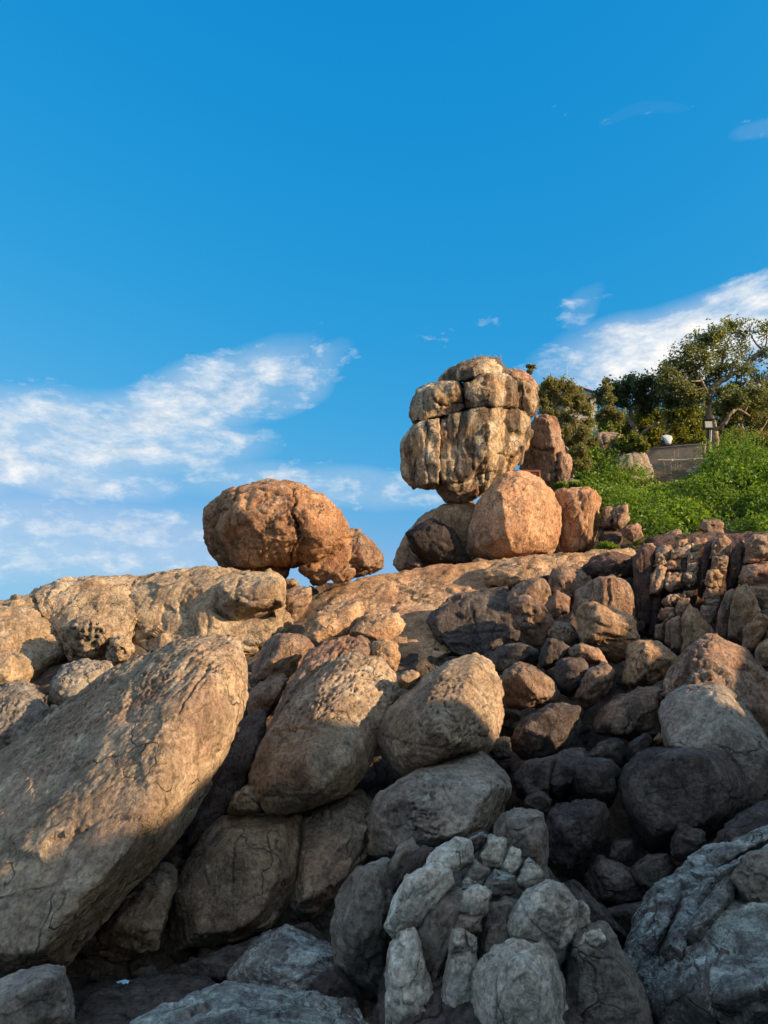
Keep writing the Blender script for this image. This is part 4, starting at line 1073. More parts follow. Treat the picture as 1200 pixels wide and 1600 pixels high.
# the fluted blocks that lead to the cliff
rock('top_ledge', 'thin sunlit brown ledge along the top of the bank, before the tall block', '740,912 760,890 797,871 866,866 932,863 990,859 992,880 932,888 866,904 790,918', 17.3, M['ledge'], 'ledge', T=.5, B=1.2, slope=(0, 2.2), lod=7, p=16, fine=1.5, mid=1.3)
rock('shaded_block', 'dark smooth-sided rock under the thin sunlit ledge', '849,926 866,890 900,882 922,902 908,940 878,942', 15.9, M['brown'], 'rock', T=.45)
rock('shaded_block', 'dark shoulder of rock between thin ledge and stone cliff', '900,898 925,872 958,862 990,866 994,900 960,906 925,908', 16.2, M['darkcol'], 'rock', T=.5, fine=1.5)
rock('fluted_block', 'vertically fluted dark block beside the stone cliff', '895,970 901,922 932,904 956,899 986,912 991,966 958,972 905,972', 15.0, M['column'], 'rock', T=.45, lod=6, p=18, grain=(0, 0, 1, .1), mid=1.8, blocky=True, cracks=[('952,905 950,965', 2.5, 8), ('925,912 922,965', 2, 4)])
rock('shaded_block', 'low dark rock at the foot of the thin sunlit ledge', '784,960 790,932 815,908 850,900 866,930 850,955 820,965', 15.2, M['brown'], 'rock', T=.5)

# stones among the green bank
G = 'stones poking out of the green bank'
rock('bank_stone', 'upright grey stone beside the tall orange block, first of a pair', '937,824 941,795 950,789 958,793 957,824 946,830', 19.9, M['column'], 'stone', G, T=.25)
rock('bank_stone', 'squarish grey stone, second of the pair beside the tall block', '956,822 958,791 980,786 984,812 970,828', 19.8, M['column'], 'stone', G, T=.3, cracks=[('962,795 964,820', 2, 3)])
rock('bank_stone', 'rounded grey stone in leaves below the squarish pair', '972,834 977,822 1000,817 1004,837 988,848', 19.3, M['column'], 'stone', G, T=.25)
rock('bank_stone', 'dark block half buried in greenery above the stone cliff', '1092,826 1096,813 1123,812 1131,820 1129,837 1107,840', 18.6, M['brown'], 'stone', G, T=.3)
rock('bank_stone', 'brown rounded stone on the cliff top beside the greenery', '1032,850 1037,833 1062,827 1068,838 1058,850 1040,856', 18.2, M['brown'], 'stone', G, T=.3)
rock('bank_stone', 'dark stone under the squarish pair, deep in shade', '935,860 938,830 960,826 975,838 968,858 950,864', 19.8, M['darkcol'], 'stone', G, T=.3)
rock('bank_stone', 'pale rust-streaked stone lying below the concrete terrace', '1068,742 1072,733 1092,730 1110,732 1114,752 1090,756', 29.5, M['grey'], 'stone', G, T=.35)
rock('bank_rock', 'big dark fissured rock under the trees beside the terrace', '912,750 922,695 938,674 968,678 985,690 986,745 950,755', 29.0, M['brown'], 'rock', G, T=1.0, p=18, cracks=[('940,680 950,705 945,725', 3, 6), ('965,685 955,715', 3, 5)])
rock('bank_rock', 'light grey rock beside the big fissured one', '940,750 962,716 988,702 1008,710 1026,748 985,760', 28.2, M['grey'], 'rock', G, T=.8)
rock('bank_stone', 'small pale stone at the foot of the leaning flake', '884,758 892,748 906,752 910,762 895,768', 22.6, M['grey'], 'stone', G, T=.2)
# ------------------------------------------------------------------ the green bank and what grows on it
m_soil, nt = new_mat('bank_soil')
pos = nt.n('ShaderNodeNewGeometry').outputs['Position']
principled(nt, nt.ramp(nt.noise(pos, 2.0, 6, 0.65), [(0.35, (0.05, 0.045, 0.025)), (0.65, (0.12, 0.09, 0.055))]), 0.95)
bx = np.linspace(836, 2100, 220)
bt = np.linspace(0, 1, 60)
BX, BT = np.meshgrid(bx, bt)


def bank_py(px):
    return np.interp(px, [836, 870, 900, 1000, 1100, 2100], [805, 775, 752, 735, 733, 735])


def bank_pt(px, t):
    y0 = np.interp(px, crest_x, crest_y) + 14
    py = y0 + (bank_py(px) - y0) * t
    d = 18.2 + 11.5 * t ** 1.15
    return px, py, d


a_, b_, c_ = bank_pt(BX, BT)
V = P(a_, b_, c_)
rows = [V]
for back, up in ((2.5, 0.35), (8, 0.5), (25, 0.6), (60, -4)):
    r = V[-1].copy()
    aw = r[:, :2] / np.linalg.norm(r[:, :2], axis=1)[:, None]
    r[:, :2] += aw * back
    r[:, 2] += up
    rows.append(r[None])
V = np.concatenate(rows)
nr, nc = V.shape[:2]
idx = np.arange(nr * nc).reshape(nr, nc)
Q = np.stack([idx[:-1, :-1], idx[:-1, 1:], idx[1:, 1:], idx[1:, :-1]], -1).reshape(-1, 4)
Vf = V.reshape(-1, 3)
Vf[:, 2] += 0.25 * fbm(Vf / 1.3, 3)
tag(link('bank_ground', mesh_np('bank_ground', Vf, Q, m_soil)), kind='structure')


def leaf_mat(name, dark, light, yellow, trans=0.48, gloss=0.5):
    m, nt = new_mat(name)
    at = nt.n('ShaderNodeAttribute', attribute_name='leaf_tone')
    col = nt.ramp(at.outputs['Fac'], [(0.0, dark), (0.6, light), (1.0, yellow)])
    b = nt.n('ShaderNodeBsdfPrincipled')
    nt.l(col, b.inputs['Base Color'])
    b.inputs['Roughness'].default_value = gloss
    b.inputs['Specular IOR Level'].default_value = 0.35
    tr = nt.n('ShaderNodeBsdfTranslucent')
    nt.l(nt.mix(1.0, col, (1.25, 1.2, 0.5, 1), 'MULTIPLY'), tr.inputs['Color'])
    mx = nt.n('ShaderNodeMixShader')
    mx.inputs[0].default_value = trans
    nt.l(b.outputs[0], mx.inputs[1])
    nt.l(tr.outputs[0], mx.inputs[2])
    out = nt.n('ShaderNodeOutputMaterial')
    nt.l(mx.outputs[0], out.inputs['Surface'])
    return m


LM = {
    'fig': leaf_mat('fig_leaf', (0.095, 0.12, 0.06), (0.20, 0.24, 0.12), (0.38, 0.40, 0.23)),
    'olive': leaf_mat('olive_leaf', (0.12, 0.13, 0.055), (0.24, 0.24, 0.11), (0.40, 0.38, 0.21)),
    'bright': leaf_mat('bright_leaf', (0.05, 0.105, 0.018), (0.18, 0.31, 0.04), (0.42, 0.52, 0.10)),
    'yellow': leaf_mat('yellow_leaf', (0.10, 0.13, 0.025), (0.20, 0.23, 0.045), (0.36, 0.35, 0.08)),
    'deep': leaf_mat('deep_leaf', (0.045, 0.075, 0.04), (0.10, 0.14, 0.07), (0.20, 0.23, 0.11)),
}
m_bark, nt = new_mat('pale_bark')
pos = nt.n('ShaderNodeNewGeometry').outputs['Position']
bpn = nt.n('ShaderNodeBump')
bpn.inputs['Strength'].default_value = 0.6
bpn.inputs['Distance'].default_value = 0.03
nt.l(nt.noise(nt.mapping(pos, (1, 1, 0.3)), 14, 5, 0.6), bpn.inputs['Height'])
principled(nt, nt.ramp(nt.noise(nt.mapping(pos, (1, 1, 0.4)), 5, 6, 0.65), [(0.3, (0.10, 0.075, 0.055)), (0.55, (0.27, 0.21, 0.15)), (0.75, (0.42, 0.35, 0.27))]), 0.85, bpn.outputs[0])


def leaf_mesh(name, c, size, mat, rng, up=0.5, tone=None):
    """one small folded blade for each centre"""
    n = len(c)
    s = size * rng.uniform(0.65, 1.3, n)
    nrm = rng.normal(size=(n, 3))
    nrm[:, 2] = np.abs(nrm[:, 2]) + up
    nrm /= np.linalg.norm(nrm, axis=1)[:, None]
    t = np.cross(nrm, rng.normal(size=(n, 3)))
    t /= np.linalg.norm(t, axis=1)[:, None]
    bt_ = np.cross(nrm, t)
    drop = nrm * (0.10 * s)[:, None]
    v = np.stack([c + t * (0.62 * s)[:, None] - drop, c + bt_ * (0.30 * s)[:, None], c - t * (0.5 * s)[:, None] - drop, c - bt_ * (0.30 * s)[:, None]], 1).reshape(-1, 3)
    f = np.arange(4 * n).reshape(n, 4)
    me = mesh_np(name, v, f, mat, False)
    at = me.attributes.new('leaf_tone', 'FLOAT', 'POINT')
    tn = np.clip((rng.beta(2.2, 2.6, n) if tone is None else tone), 0, 1)
    at.data.foreach_set('value', np.repeat(tn, 4).astype(np.float32))
    return me


def tube(paths, nseg=7):
    """paths: list of (points, radii) -> one mesh of tapered, slightly crooked tubes"""
    VV, FF, k = [], [], 0
    for pt, rad in paths:
        pt = np.array(pt, float)
        d = np.gradient(pt, axis=0)
        d /= np.maximum(np.linalg.norm(d, axis=1), 1e-9)[:, None]
        ref = np.array([0.31, 0.77, 0.2])
        a = np.cross(d, ref)
        a /= np.linalg.norm(a, axis=1)[:, None]
        b2 = np.cross(d, a)
        th = np.arange(nseg) * 2 * math.pi / nseg
        ring = pt[:, None] + np.array(rad)[:, None, None] * (np.cos(th)[None, :, None] * a[:, None] + np.sin(th)[None, :, None] * b2[:, None])
        VV.append(ring.reshape(-1, 3))
        m_ = len(pt)
        i_ = np.arange(m_ * nseg).reshape(m_, nseg) + k
        nx = np.roll(i_, -1, axis=1)
        FF.append(np.stack([i_[:-1], nx[:-1], nx[1:], i_[1:]], -1).reshape(-1, 4))
        FF.append(np.array([[i_[-1, 0], i_[-1, j], i_[-1, j + 1], i_[-1, j + 1]] for j in range(1, nseg - 1)])[:, [0, 1, 2, 2]][:0].reshape(-1, 4))
        k += m_ * nseg
    return np.concatenate(VV), np.concatenate(FF)


def curve(pts_, n=10, wob=0.0, rng=None):
    """smooth path through control points"""
    p = np.array(pts_, float)
    t = np.linspace(0, len(p) - 1, n)
    out = []
    for x in t:
        i = min(int(x), len(p) - 2)
        f = x - i
        p0, p1, p2, p3 = p[max(i - 1, 0)], p[i], p[i + 1], p[min(i + 2, len(p) - 1)]
        out.append(0.5 * ((2 * p1) + (p2 - p0) * f + (2 * p0 - 5 * p1 + 4 * p2 - p3) * f * f + (3 * p1 - p0 - 3 * p2 + p3) * f ** 3))
    out = np.array(out)
    if wob and rng is not None:
        out[1:-1] += rng.normal(size=(len(out) - 2, 3)) * wob
    return out


def plant(name, label, cat, clumps, d, limbs, leaf, size, dens, seed, depth=1.0, up=0.5, group=None, trunk_r=0.12, twig_from=None, hang=0.0):
    """clumps: (px, py, r px[, depth offset m, density]); limbs: lists of (px, py[, depth offset]) for trunk and boughs"""
    rng = np.random.default_rng(seed)
    base = P(limbs[0][0][0], limbs[0][0][1], d)
    root = empty(name, base)
    tag(root, label, cat, group)
    lim3, paths = [], []
    for i, L in enumerate(limbs):
        L3 = [P(q[0], q[1], d + (q[2] if len(q) > 2 else 0)) for q in L]
        n = 5 * len(L3)
        cv = curve(L3, n, 0.02, rng)
        r0 = trunk_r * (1.0 if i == 0 else 0.55)
        paths.append((cv, np.linspace(r0, r0 * 0.45, n)))
        lim3.append(cv)
    allp = np.concatenate(lim3)
    C, tw = [], []
    for cl_ in clumps:
        px, py, r = cl_[:3]
        dz = cl_[3] if len(cl_) > 3 else rng.uniform(-depth, depth) * 0.6
        den = cl_[4] if len(cl_) > 4 else 1.0
        c = P(px, py, d + dz)
        rm = r * d / F
        k = np.argmin(np.linalg.norm(allp - c, axis=1) + 0.3 * np.maximum(0, allp[:, 2] - c[2]))
        mid_ = (allp[k] + c) / 2 + rng.normal(size=3) * 0.12 * rm + np.array([0, 0, -0.15 * rm])
        tw.append((curve([allp[k], mid_, c], 8, 0.02, rng), np.linspace(trunk_r * 0.30, trunk_r * 0.10, 8)))
        ns = max(6, int(20 * den))
        for _ in range(ns):       # sprays: short twigs with leaves along them
            dirv = rng.normal(size=3)
            dirv /= np.linalg.norm(dirv)
            e = c + dirv * rm * rng.uniform(0.55, 1.3) * np.array([1, 1, 0.8])
            e[2] -= hang * rm
            tw.append((curve([c + (e - c) * 0.1, (c + e) / 2 + rng.normal(size=3) * 0.07 * rm, e], 5), np.linspace(trunk_r * 0.09, trunk_r * 0.03, 5)))
            nl = int(2.6 * dens * den ** 0.5 * rng.uniform(0.6, 1.4))
            tt = rng.beta(2.2, 1.1, nl)[:, None]
            C.append(c + (e - c) * tt + rng.normal(size=(nl, 3)) * rm * 0.22)
    C = np.concatenate(C)
    for i, pth in enumerate(paths):
        vv, ff = tube([pth], 9)
        nm = 'trunk' if i == 0 else 'limb'
        link(nm, mesh_np(nm, vv - np.array(base), ff, m_bark), root, base)
    vv, ff = tube(tw, 4)
    tag(link('twigs', mesh_np('twigs', vv - np.array(base), ff, m_bark), root, base), kind='stuff')
    cr = link('crown', leaf_mesh('crown', C - np.array(base), size, LM[leaf], rng, up * 0.3), root, base)
    return root


plant('fig_tree', 'spreading grey-green fig tree with a forked pale trunk behind the concrete terrace', 'tree',
      [tuple(x if x is not None else 0.2 for x in c) for c in [(1040, 582, 20), (1052, 570, 20), (1072, 553, 23), (1095, 535, 23), (1118, 521, 20), (1143, 511, 18, None, .8), (1170, 516, 20, 0, .45), (1198, 522, 22, 0, .45), (1228, 530, 26, 0, .5), (1075, 580, 24), (1103, 562, 24), (1128, 548, 22, 0, .8),
       (1155, 545, 20, .3, .5), (1186, 552, 22, .3, .5), (1215, 570, 28, 0, .7), (1088, 600, 20), (1062, 600, 20), (1120, 580, 18), (1145, 570, 20, 0, .7), (1180, 585, 22, .5, .6), (1105, 615, 16, .5), (1200, 605, 24, .5, .8), (1150, 600, 16, .6, .6), (1090, 622, 16, -.3), (1130, 612, 15, -.5, .8), (1158, 622, 16, -.3), (1075, 612, 16, -.3), (1180, 612, 18, -.3), (1138, 632, 13, .4), (1165, 580, 16, -.4, .6)]],
      31.6, [[(1116, 735), (1117, 705), (1117, 685), (1114, 662), (1108, 645), (1108, 622), (1116, 604), (1138, 590), (1165, 570, .3), (1195, 545, .3)],
             [(1109, 640), (1104, 615, -.2), (1095, 592, -.3), (1080, 570, -.2)], [(1117, 672), (1132, 662, -.3), (1142, 648, -.4), (1152, 640, -.2), (1172, 650, 0)], [(1116, 604), (1122, 585, .3), (1130, 560, .5)], [(1104, 735, .6), (1100, 700, .6), (1106, 680, .3), (1113, 664)]],
      'fig', 0.115, 14, 21, depth=1.2, trunk_r=0.17)
plant('shade_tree', 'dense dark-crowned tree left of the fig, arching over the terrace', 'tree',
      [(942, 622, 15), (957, 610, 17), (980, 601, 18), (1005, 598, 18), (1028, 600, 18), (1048, 606, 18), (970, 625, 18), (995, 618, 20), (1022, 620, 20), (1048, 625, 18), (1010, 635, 16), (1070, 620, 16)],
      33.0, [[(1000, 705), (998, 685), (990, 668), (985, 650), (995, 625), (1010, 610)], [(998, 685), (1012, 670, -.3), (1030, 660, -.2)], [(988, 660), (970, 645), (955, 628)], [(990, 640), (1015, 628), (1045, 615)]],
      'deep', 0.115, 20, 22, depth=1.3, trunk_r=0.14)
plant('shade_tree', 'yellow-green backlit tree filling the shade behind the seated person', 'tree',
      [(985, 660, 16), (1005, 650, 17), (1030, 648, 17), (1055, 645, 17), (1080, 640, 16), (1090, 620, 14), (1000, 675, 16), (1025, 672, 17), (1060, 668, 18), (1085, 668, 16), (970, 675, 14), (1020, 690, 15), (1070, 690, 16), (1095, 690, 14), (960, 655, 14), (1040, 688, 14)],
      36.0, [[(1035, 715), (1032, 690), (1040, 665), (1055, 645)], [(1034, 695), (1015, 670), (1000, 655)], [(1038, 670), (1060, 660), (1085, 645)]],
      'yellow', 0.125, 20, 23, depth=1.3, trunk_r=0.13)
plant('shade_tree', 'mid-green tree under the fig at the edge of the photograph', 'tree',
      [(1135, 625, 16), (1160, 618, 18), (1185, 622, 20), (1210, 628, 24), (1140, 650, 15), (1170, 645, 18), (1200, 655, 22), (1150, 680, 17), (1180, 685, 18), (1212, 690, 22), (1135, 700, 14), (1165, 708, 17), (1195, 715, 20), (1225, 715, 22)],
      33.0, [[(1192, 735), (1180, 710), (1165, 685), (1158, 660), (1165, 635)], [(1172, 695), (1190, 670), (1205, 645)]],
      'olive', 0.115, 19, 24, depth=1.2, trunk_r=0.11)
plant('backdrop_tree', 'dark tree standing far back behind the terrace and fig trunk', 'tree',
      [(930 + 24 * i, 690 - 12 * (i % 2), 20) for i in range(13)] + [(945 + 26 * i, 655 + 8 * (i % 2), 18) for i in range(11)] + [(1100 + 25 * i, 640, 18) for i in range(5)] + [(940 + 30 * i, 712, 18) for i in range(10)],
      42.0, [[(1070, 725), (1070, 690), (1060, 655)], [(1070, 700), (1120, 680), (1170, 660)], [(1068, 700), (1020, 685), (970, 670)]],
      'deep', 0.17, 17, 25, depth=1.2, trunk_r=0.16)
plant('shrub', 'grey-green twiggy shrub growing beside the streaked rock stack', 'shrub',
      [(848, 612, 12), (858, 600, 12), (872, 600, 13), (888, 605, 14), (900, 615, 13), (850, 632, 13), (866, 622, 15), (884, 628, 15), (902, 638, 14), (862, 645, 14), (880, 652, 15), (898, 662, 14), (884, 675, 13), (890, 692, 12), (905, 685, 12), (895, 710, 12), (908, 705, 11), (900, 728, 11), (915, 725, 11), (845, 618, 9), (920, 660, 10, 0.3, .8), (905, 625, 11), (915, 640, 11), (912, 675, 11), (925, 690, 10), (868, 605, 11), (852, 650, 10)],
      25.0, [[(895, 745), (890, 715), (880, 685), (872, 655), (866, 625)], [(890, 715), (900, 690), (898, 655), (888, 622)], [(884, 695), (868, 670), (856, 640)]],
      'olive', 0.078, 16, 26, depth=.8, trunk_r=0.06)
plant('shrub', 'leafy light-green bush beside the hut wall', 'shrub',
      [(940, 650, 12), (952, 640, 12), (945, 668, 11), (958, 662, 12), (966, 650, 11), (950, 625, 10), (948, 608, 8, 0, .6), (947, 596, 6, 0, .5)],
      30.5, [[(955, 700), (952, 675), (950, 650), (948, 600)], [(952, 670), (962, 655)]], 'olive', 0.09, 15, 27, depth=.6, trunk_r=0.05)
plant('shrub', 'small yellow-green bush growing over the light grey rock', 'shrub',
      [(975, 690, 9), (988, 684, 10), (1000, 690, 9), (980, 700, 9), (996, 700, 9), (1008, 698, 6)], 28.0, [[(990, 722), (990, 705), (988, 690)]], 'yellow', 0.10, 16, 28, depth=.4, trunk_r=0.03)
plant('shrub', 'bushy yellow-green shrub to the side of the terrace end', 'shrub',
      [(1118, 745, 12), (1135, 735, 13), (1152, 742, 13), (1172, 738, 14), (1195, 742, 16), (1130, 755, 13), (1160, 757, 15), (1190, 762, 16), (1215, 755, 18)], 27.5, [[(1160, 790), (1158, 765), (1150, 745)], [(1159, 770), (1185, 752)]], 'yellow', 0.11, 18, 29, depth=.6, trunk_r=0.04)
plant('sprig_plant', 'tiny leafy sprig growing from the top of the rock stack', 'plant', [(828, 580, 4), (832, 573, 4), (826, 572, 3)], 22.0, [[(832, 600), (830, 588), (829, 575)]], 'olive', 0.07, 7, 30, depth=.1, trunk_r=0.012)
plant('low_plant', 'low green plant on top of the tall orange block', 'plant', [(872, 760, 5), (882, 758, 6), (893, 757, 6), (904, 758, 5), (912, 755, 5)], 21.3, [[(890, 772), (890, 764), (889, 758)]], 'bright', 0.08, 17, 31, depth=.15, trunk_r=0.012)
plant('low_plant', 'bright green plant at the foot of the tall orange block', 'plant', [(938, 856, 6), (948, 851, 7), (958, 854, 6), (930, 860, 4), (966, 858, 4)], 18.7, [[(948, 868), (948, 860), (947, 853)]], 'bright', 0.06, 16, 32, depth=.15, trunk_r=0.01)

# the mass of creeping greenery on the bank: mounds of leaves of several heights and tones with dark gaps between
rng = np.random.default_rng(40)
cent, ton, siz = [], [], []
for _ in range(190):
    px = rng.uniform(905, 1300)
    t = rng.uniform(0, 1) ** 0.9
    cx_, cy_, dd_ = bank_pt(np.array(px), np.array(t))
    if (px < 985 and t < 0.32) or (px < 1000 and cy_ > 835):
        continue
    if t < 0.13 + 0.30 * gnoise(np.array([[px / 24, 3.3, 0.0]]))[0] + (0.04 if px > 1000 else 0):
        continue
    c = P(cx_, cy_, dd_)
    r = rng.uniform(0.25, 1.05) ** 1.0 * (0.65 + 0.75 * t)
    hgt = r * rng.uniform(0.7, 1.7)
    if 985 < px < 1115 and t > 0.80:
        continue
    if 985 < px < 1125 and t > 0.5:
        hgt = min(hgt, 0.35)
    n = int(560 * r * (r + hgt))
    th = rng.uniform(0, 2 * math.pi, n)
    ph = np.arccos(rng.uniform(-0.1, 1, n))
    dirs = np.stack([np.sin(ph) * np.cos(th), np.sin(ph) * np.sin(th), np.cos(ph)], 1)
    lump = 1 + 0.42 * fbm(dirs * 2.1 + rng.uniform(-50, 50, 3), 3, 0.6) * 1.6
    rr_ = lump * (1 - 0.30 * rng.random(n) ** 2)
    cent.append(c + dirs * rr_[:, None] * np.array([r, r, hgt]))
    base_t = np.clip(0.42 + rng.normal() * 0.17, 0.08, 0.85)
    ton.append(np.clip(base_t + 0.35 * (lump - 1) + rng.normal(size=n) * 0.13, 0, 1))
    siz.append(np.full(n, rng.choice([0.085, 0.11, 0.14])))
cent = np.concatenate(cent)
und = link('undergrowth', leaf_mesh('undergrowth', cent, np.concatenate(siz), LM['bright'], rng, 0.15, np.concatenate(ton)))
tag(und, 'dense bright green creeping undergrowth covering the bank below the terrace', 'undergrowth', kind='stuff')

# dry stems in front of the terrace
rt = empty('dry_weed', P(1057, 742, 29.6))
tag(rt, 'pale dry weed stems standing in front of the terrace wall', 'weed')
stems = []
for x0, x1, y1 in ((1055, 1053, 705), (1056, 1060, 700), (1058, 1066, 712), (1040, 1036, 716), (1050, 1046, 714), (1060, 1070, 730)):
    stems.append((curve([P(x0, 745, 29.6), P((x0 + x1) / 2 + 1, (745 + y1) / 2, 29.55), P(x1, y1, 29.5)], 6), np.linspace(.014, .007, 6)))
vv, ff = tube(stems, 5)
m, nt = new_mat('dry_stem')
principled(nt, (0.42, 0.36, 0.27, 1), 0.9)
link('stems', mesh_np('stems', vv - np.array(rt.location), ff, m), rt, rt.location)
# dry grass on the very top of the rock stack
rt = empty('dry_grass_tuft', P(762, 560, 21.2))
tag(rt, 'thin dry grass tuft on the summit of the rock stack', 'grass tuft')
bl = []
for i in range(26):
    x0 = 740 + 44 * rng.random()
    bl.append((curve([P(x0, 563, 21.1), P(x0 + rng.uniform(-2, 2), 559, 21.1), P(x0 + rng.uniform(-6, 6), 552 + rng.uniform(0, 5), 21.1)], 4), np.linspace(.010, .003, 4)))
vv, ff = tube(bl, 3)
link('blades', mesh_np('blades', vv - np.array(rt.location), ff, m), rt, rt.location)
# ------------------------------------------------------------------ made things: terrace, person, floodlight, pipe, hut, frame, post
def box_np(c, sx, sy, sz, ax=None, bev=0.0):
    """box centred at c with axes ax (3x3 rows) and a small bevel; returns verts, list of faces"""
    bm = bmesh.new()
    bmesh.ops.create_cube(bm, size=1.0)
    for v in bm.verts:
        v.co = Vector((v.co.x * sx, v.co.y * sy, v.co.z * sz))
    if bev:
        bmesh.ops.bevel(bm, geom=list(bm.edges), offset=bev, segments=2, affect='EDGES')
    ax = np.eye(3) if ax is None else np.array(ax)
    for v in bm.verts:
        v.co = Vector(np.array(c) + np.array(v.co[:]) @ ax)
    return bm


def bm_obj(name, bm, mat, parent=None, loc=(0, 0, 0), smooth=False):
    me = bpy.data.meshes.new(name)
    for v in bm.verts:
        v.co -= Vector(loc)
    bm.to_mesh(me)
    bm.free()
    me.materials.append(mat)
    if smooth:
        for p_ in me.polygons:
            p_.use_smooth = True
    return link(name, me, parent, loc)


def simple_mat(name, col, rough=0.8, var=0.25, scale=6.0, spec=0.3, bump=0.0, metal=0.0):
    m, nt = new_mat(name)
    pos = nt.n('ShaderNodeNewGeometry').outputs['Position']
    n = nt.noise(pos, scale, 6, 0.65)
    c1 = tuple(x * (1 - var) for x in col)
    c2 = tuple(x * (1 + var) for x in col)
    bo = None
    if bump:
        bp_ = nt.n('ShaderNodeBump')
        bp_.inputs['Strength'].default_value = bump
        bp_.inputs['Distance'].default_value = 0.02
        nt.l(nt.noise(pos, scale * 5, 6, 0.65), bp_.inputs['Height'])
        bo = bp_.outputs[0]
    b_ = principled(nt, nt.ramp(n, [(0.3, c1), (0.7, c2)]), rough, bo, spec)
    b_.inputs['Metallic'].default_value = metal
    return m


def frame_axes(a, b2):
    """rows: along a->b (level), horizontal normal, up"""
    x = np.array(b2) - np.array(a)
    x[2] = 0
    x /= np.linalg.norm(x)
    z = np.array([0, 0, 1.0])
    y = np.cross(z, x)
    return np.array([x, y, z])


# concrete terrace
concrete = simple_mat('weathered_concrete', (0.23, 0.19, 0.15), 0.92, 0.35, 2.2, bump=0.5)
A3, B3 = P(1006, 700, 31.4), P(1097, 694, 30.7)
ztop = float(B3[2])
A3[2] = B3[2] = ztop
axs = frame_axes(A3, B3)
ln = float(np.linalg.norm(B3 - A3))
dp = 1.25
ctr = (A3 + B3) / 2 + axs[1] * dp / 2
te = empty('concrete_terrace', ctr - np.array([0, 0, 1.0]))
tag(te, 'grey-brown concrete terrace block with a sunlit end, where a person sits', 'terrace')
bm_obj('terrace_body', box_np(ctr - np.array([0, 0, .50]), ln, dp, 0.98, axs, 0.02), concrete, te, te.location)
bm_obj('footing', box_np(ctr - np.array([0, 0, 1.12]) + axs[1] * 0.06, ln * 0.86, dp * 0.9, 0.40, axs, 0.02), concrete, te, te.location)
bm_obj('top_slab', box_np(ctr + np.array([0, 0, .008]), ln + 0.05, dp + 0.05, 0.06, axs, 0.012), concrete, te, te.location)
ztop += 0.04

# conduit pipe and its upright
pipe_m = simple_mat('grey_pipe', (0.55, 0.54, 0.50), 0.5, 0.15)
pp = empty('conduit_pipe', P(1108, 722, 30.45))
tag(pp, 'thin pale grey pipe running along the terrace wall and up to the floodlight', 'pipe')
path = curve([P(1028, 719, 31.0), P(1060, 719, 30.75), P(1095, 716.5, 30.45), P(1107, 718, 30.35)], 14)
vv, ff = tube([(path, np.full(14, .028))], 8)
link('level_run', mesh_np('level_run', vv - np.array(pp.location), ff, pipe_m), pp, pp.location)
path = curve([P(1106, 718.5, 30.35), P(1108, 719, 30.35), P(1109, 716, 30.35), P(1110, 700, 30.4), P(1111, 672, 30.4)], 16)
vv, ff = tube([(path, np.full(16, .026))], 8)
link('upright_run', mesh_np('upright_run', vv - np.array(pp.location), ff, pipe_m), pp, pp.location)
for x, y in ((1050, 719), (1085, 717)):
    bm_obj('pipe_clip', box_np(P(x, y, 30.75 if x < 1060 else 30.52) , .05, .07, .085, None, 0.008), pipe_m, pp, pp.location)

# floodlight on a dark post
dark_m = simple_mat('black_metal', (0.022, 0.02, 0.02), 0.5, 0.2)
fl = empty('floodlight', P(1107, 735, 30.6))
tag(fl, 'black-framed floodlight with a pale glass face on a dark post by the trunk', 'floodlight')
c = P(1106.5, 664, 30.45)
bm_obj('housing', box_np(c, .40, .16, .36, None, 0.02), dark_m, fl, fl.location)
bm_obj('hood', box_np(c + np.array([0, -.10, .195]), .42, .14, .03, None, 0.006), dark_m, fl, fl.location)
for sx, sz, ox, oz in ((.40, .05, 0, .155), (.40, .05, 0, -.155), (.05, .27, .175, 0), (.05, .27, -.175, 0)):
    bm_obj('bezel', box_np(c + np.array([ox, -.094, oz]), sx - .004, .03, sz - .004, None, 0.006), dark_m, fl, fl.location)
m, nt = new_mat('floodlight_glass')
principled(nt, (0.34, 0.36, 0.34, 1), 0.25, None, 0.5)
bm_obj('glass_face', box_np(c + np.array([0, -.084, 0]), .30, .012, .262), m, fl, fl.location)
b0, t0 = P(1107.5, 740, 30.75), P(1107, 666, 30.7)
vv, ff = tube([(np.linspace(b0, t0, 6), np.full(6, .05))], 10)
link('post', mesh_np('post', vv - np.array(fl.location), ff, dark_m), fl, fl.location)

# the seated person, seen from behind
skin_m = simple_mat('brown_skin', (0.10, 0.055, 0.035), 0.6, 0.1)
shirt_m = simple_mat('white_shirt', (0.46, 0.52, 0.56), 0.85, 0.08, 9.0, bump=0.2)
trouser_m = simple_mat('dark_trousers', (0.05, 0.05, 0.06), 0.9, 0.2)
hair_m = simple_mat('black_hair', (0.012, 0.01, 0.01), 0.6, 0.2)
seat = P(1044.5, 698, 31.15)
seat[2] = ztop + 0.02
pe = empty('person', seat)
tag(pe, 'person in a white short-sleeved shirt sitting bowed on the terrace, seen from behind', 'person')


def skin_body(name, joints, bones, mat, parent, subdiv=2):
    me = bpy.data.meshes.new(name)
    keys = list(joints)
    me.from_pydata([joints[k][0] for k in keys], [(keys.index(a), keys.index(b2)) for a, b2 in bones], [])
    o = link(name, me, parent, parent.location)
    md = o.modifiers.new('skin', 'SKIN')
    md.use_smooth_shade = True
    for i, k in enumerate(keys):
        sv = me.skin_vertices[0].data[i]
        sv.radius = joints[k][1]
        sv.use_root = (i == 0)
    sb = o.modifiers.new('sub', 'SUBSURF')
    sb.levels = sb.render_levels = subdiv
    me.materials.append(mat)
    return o


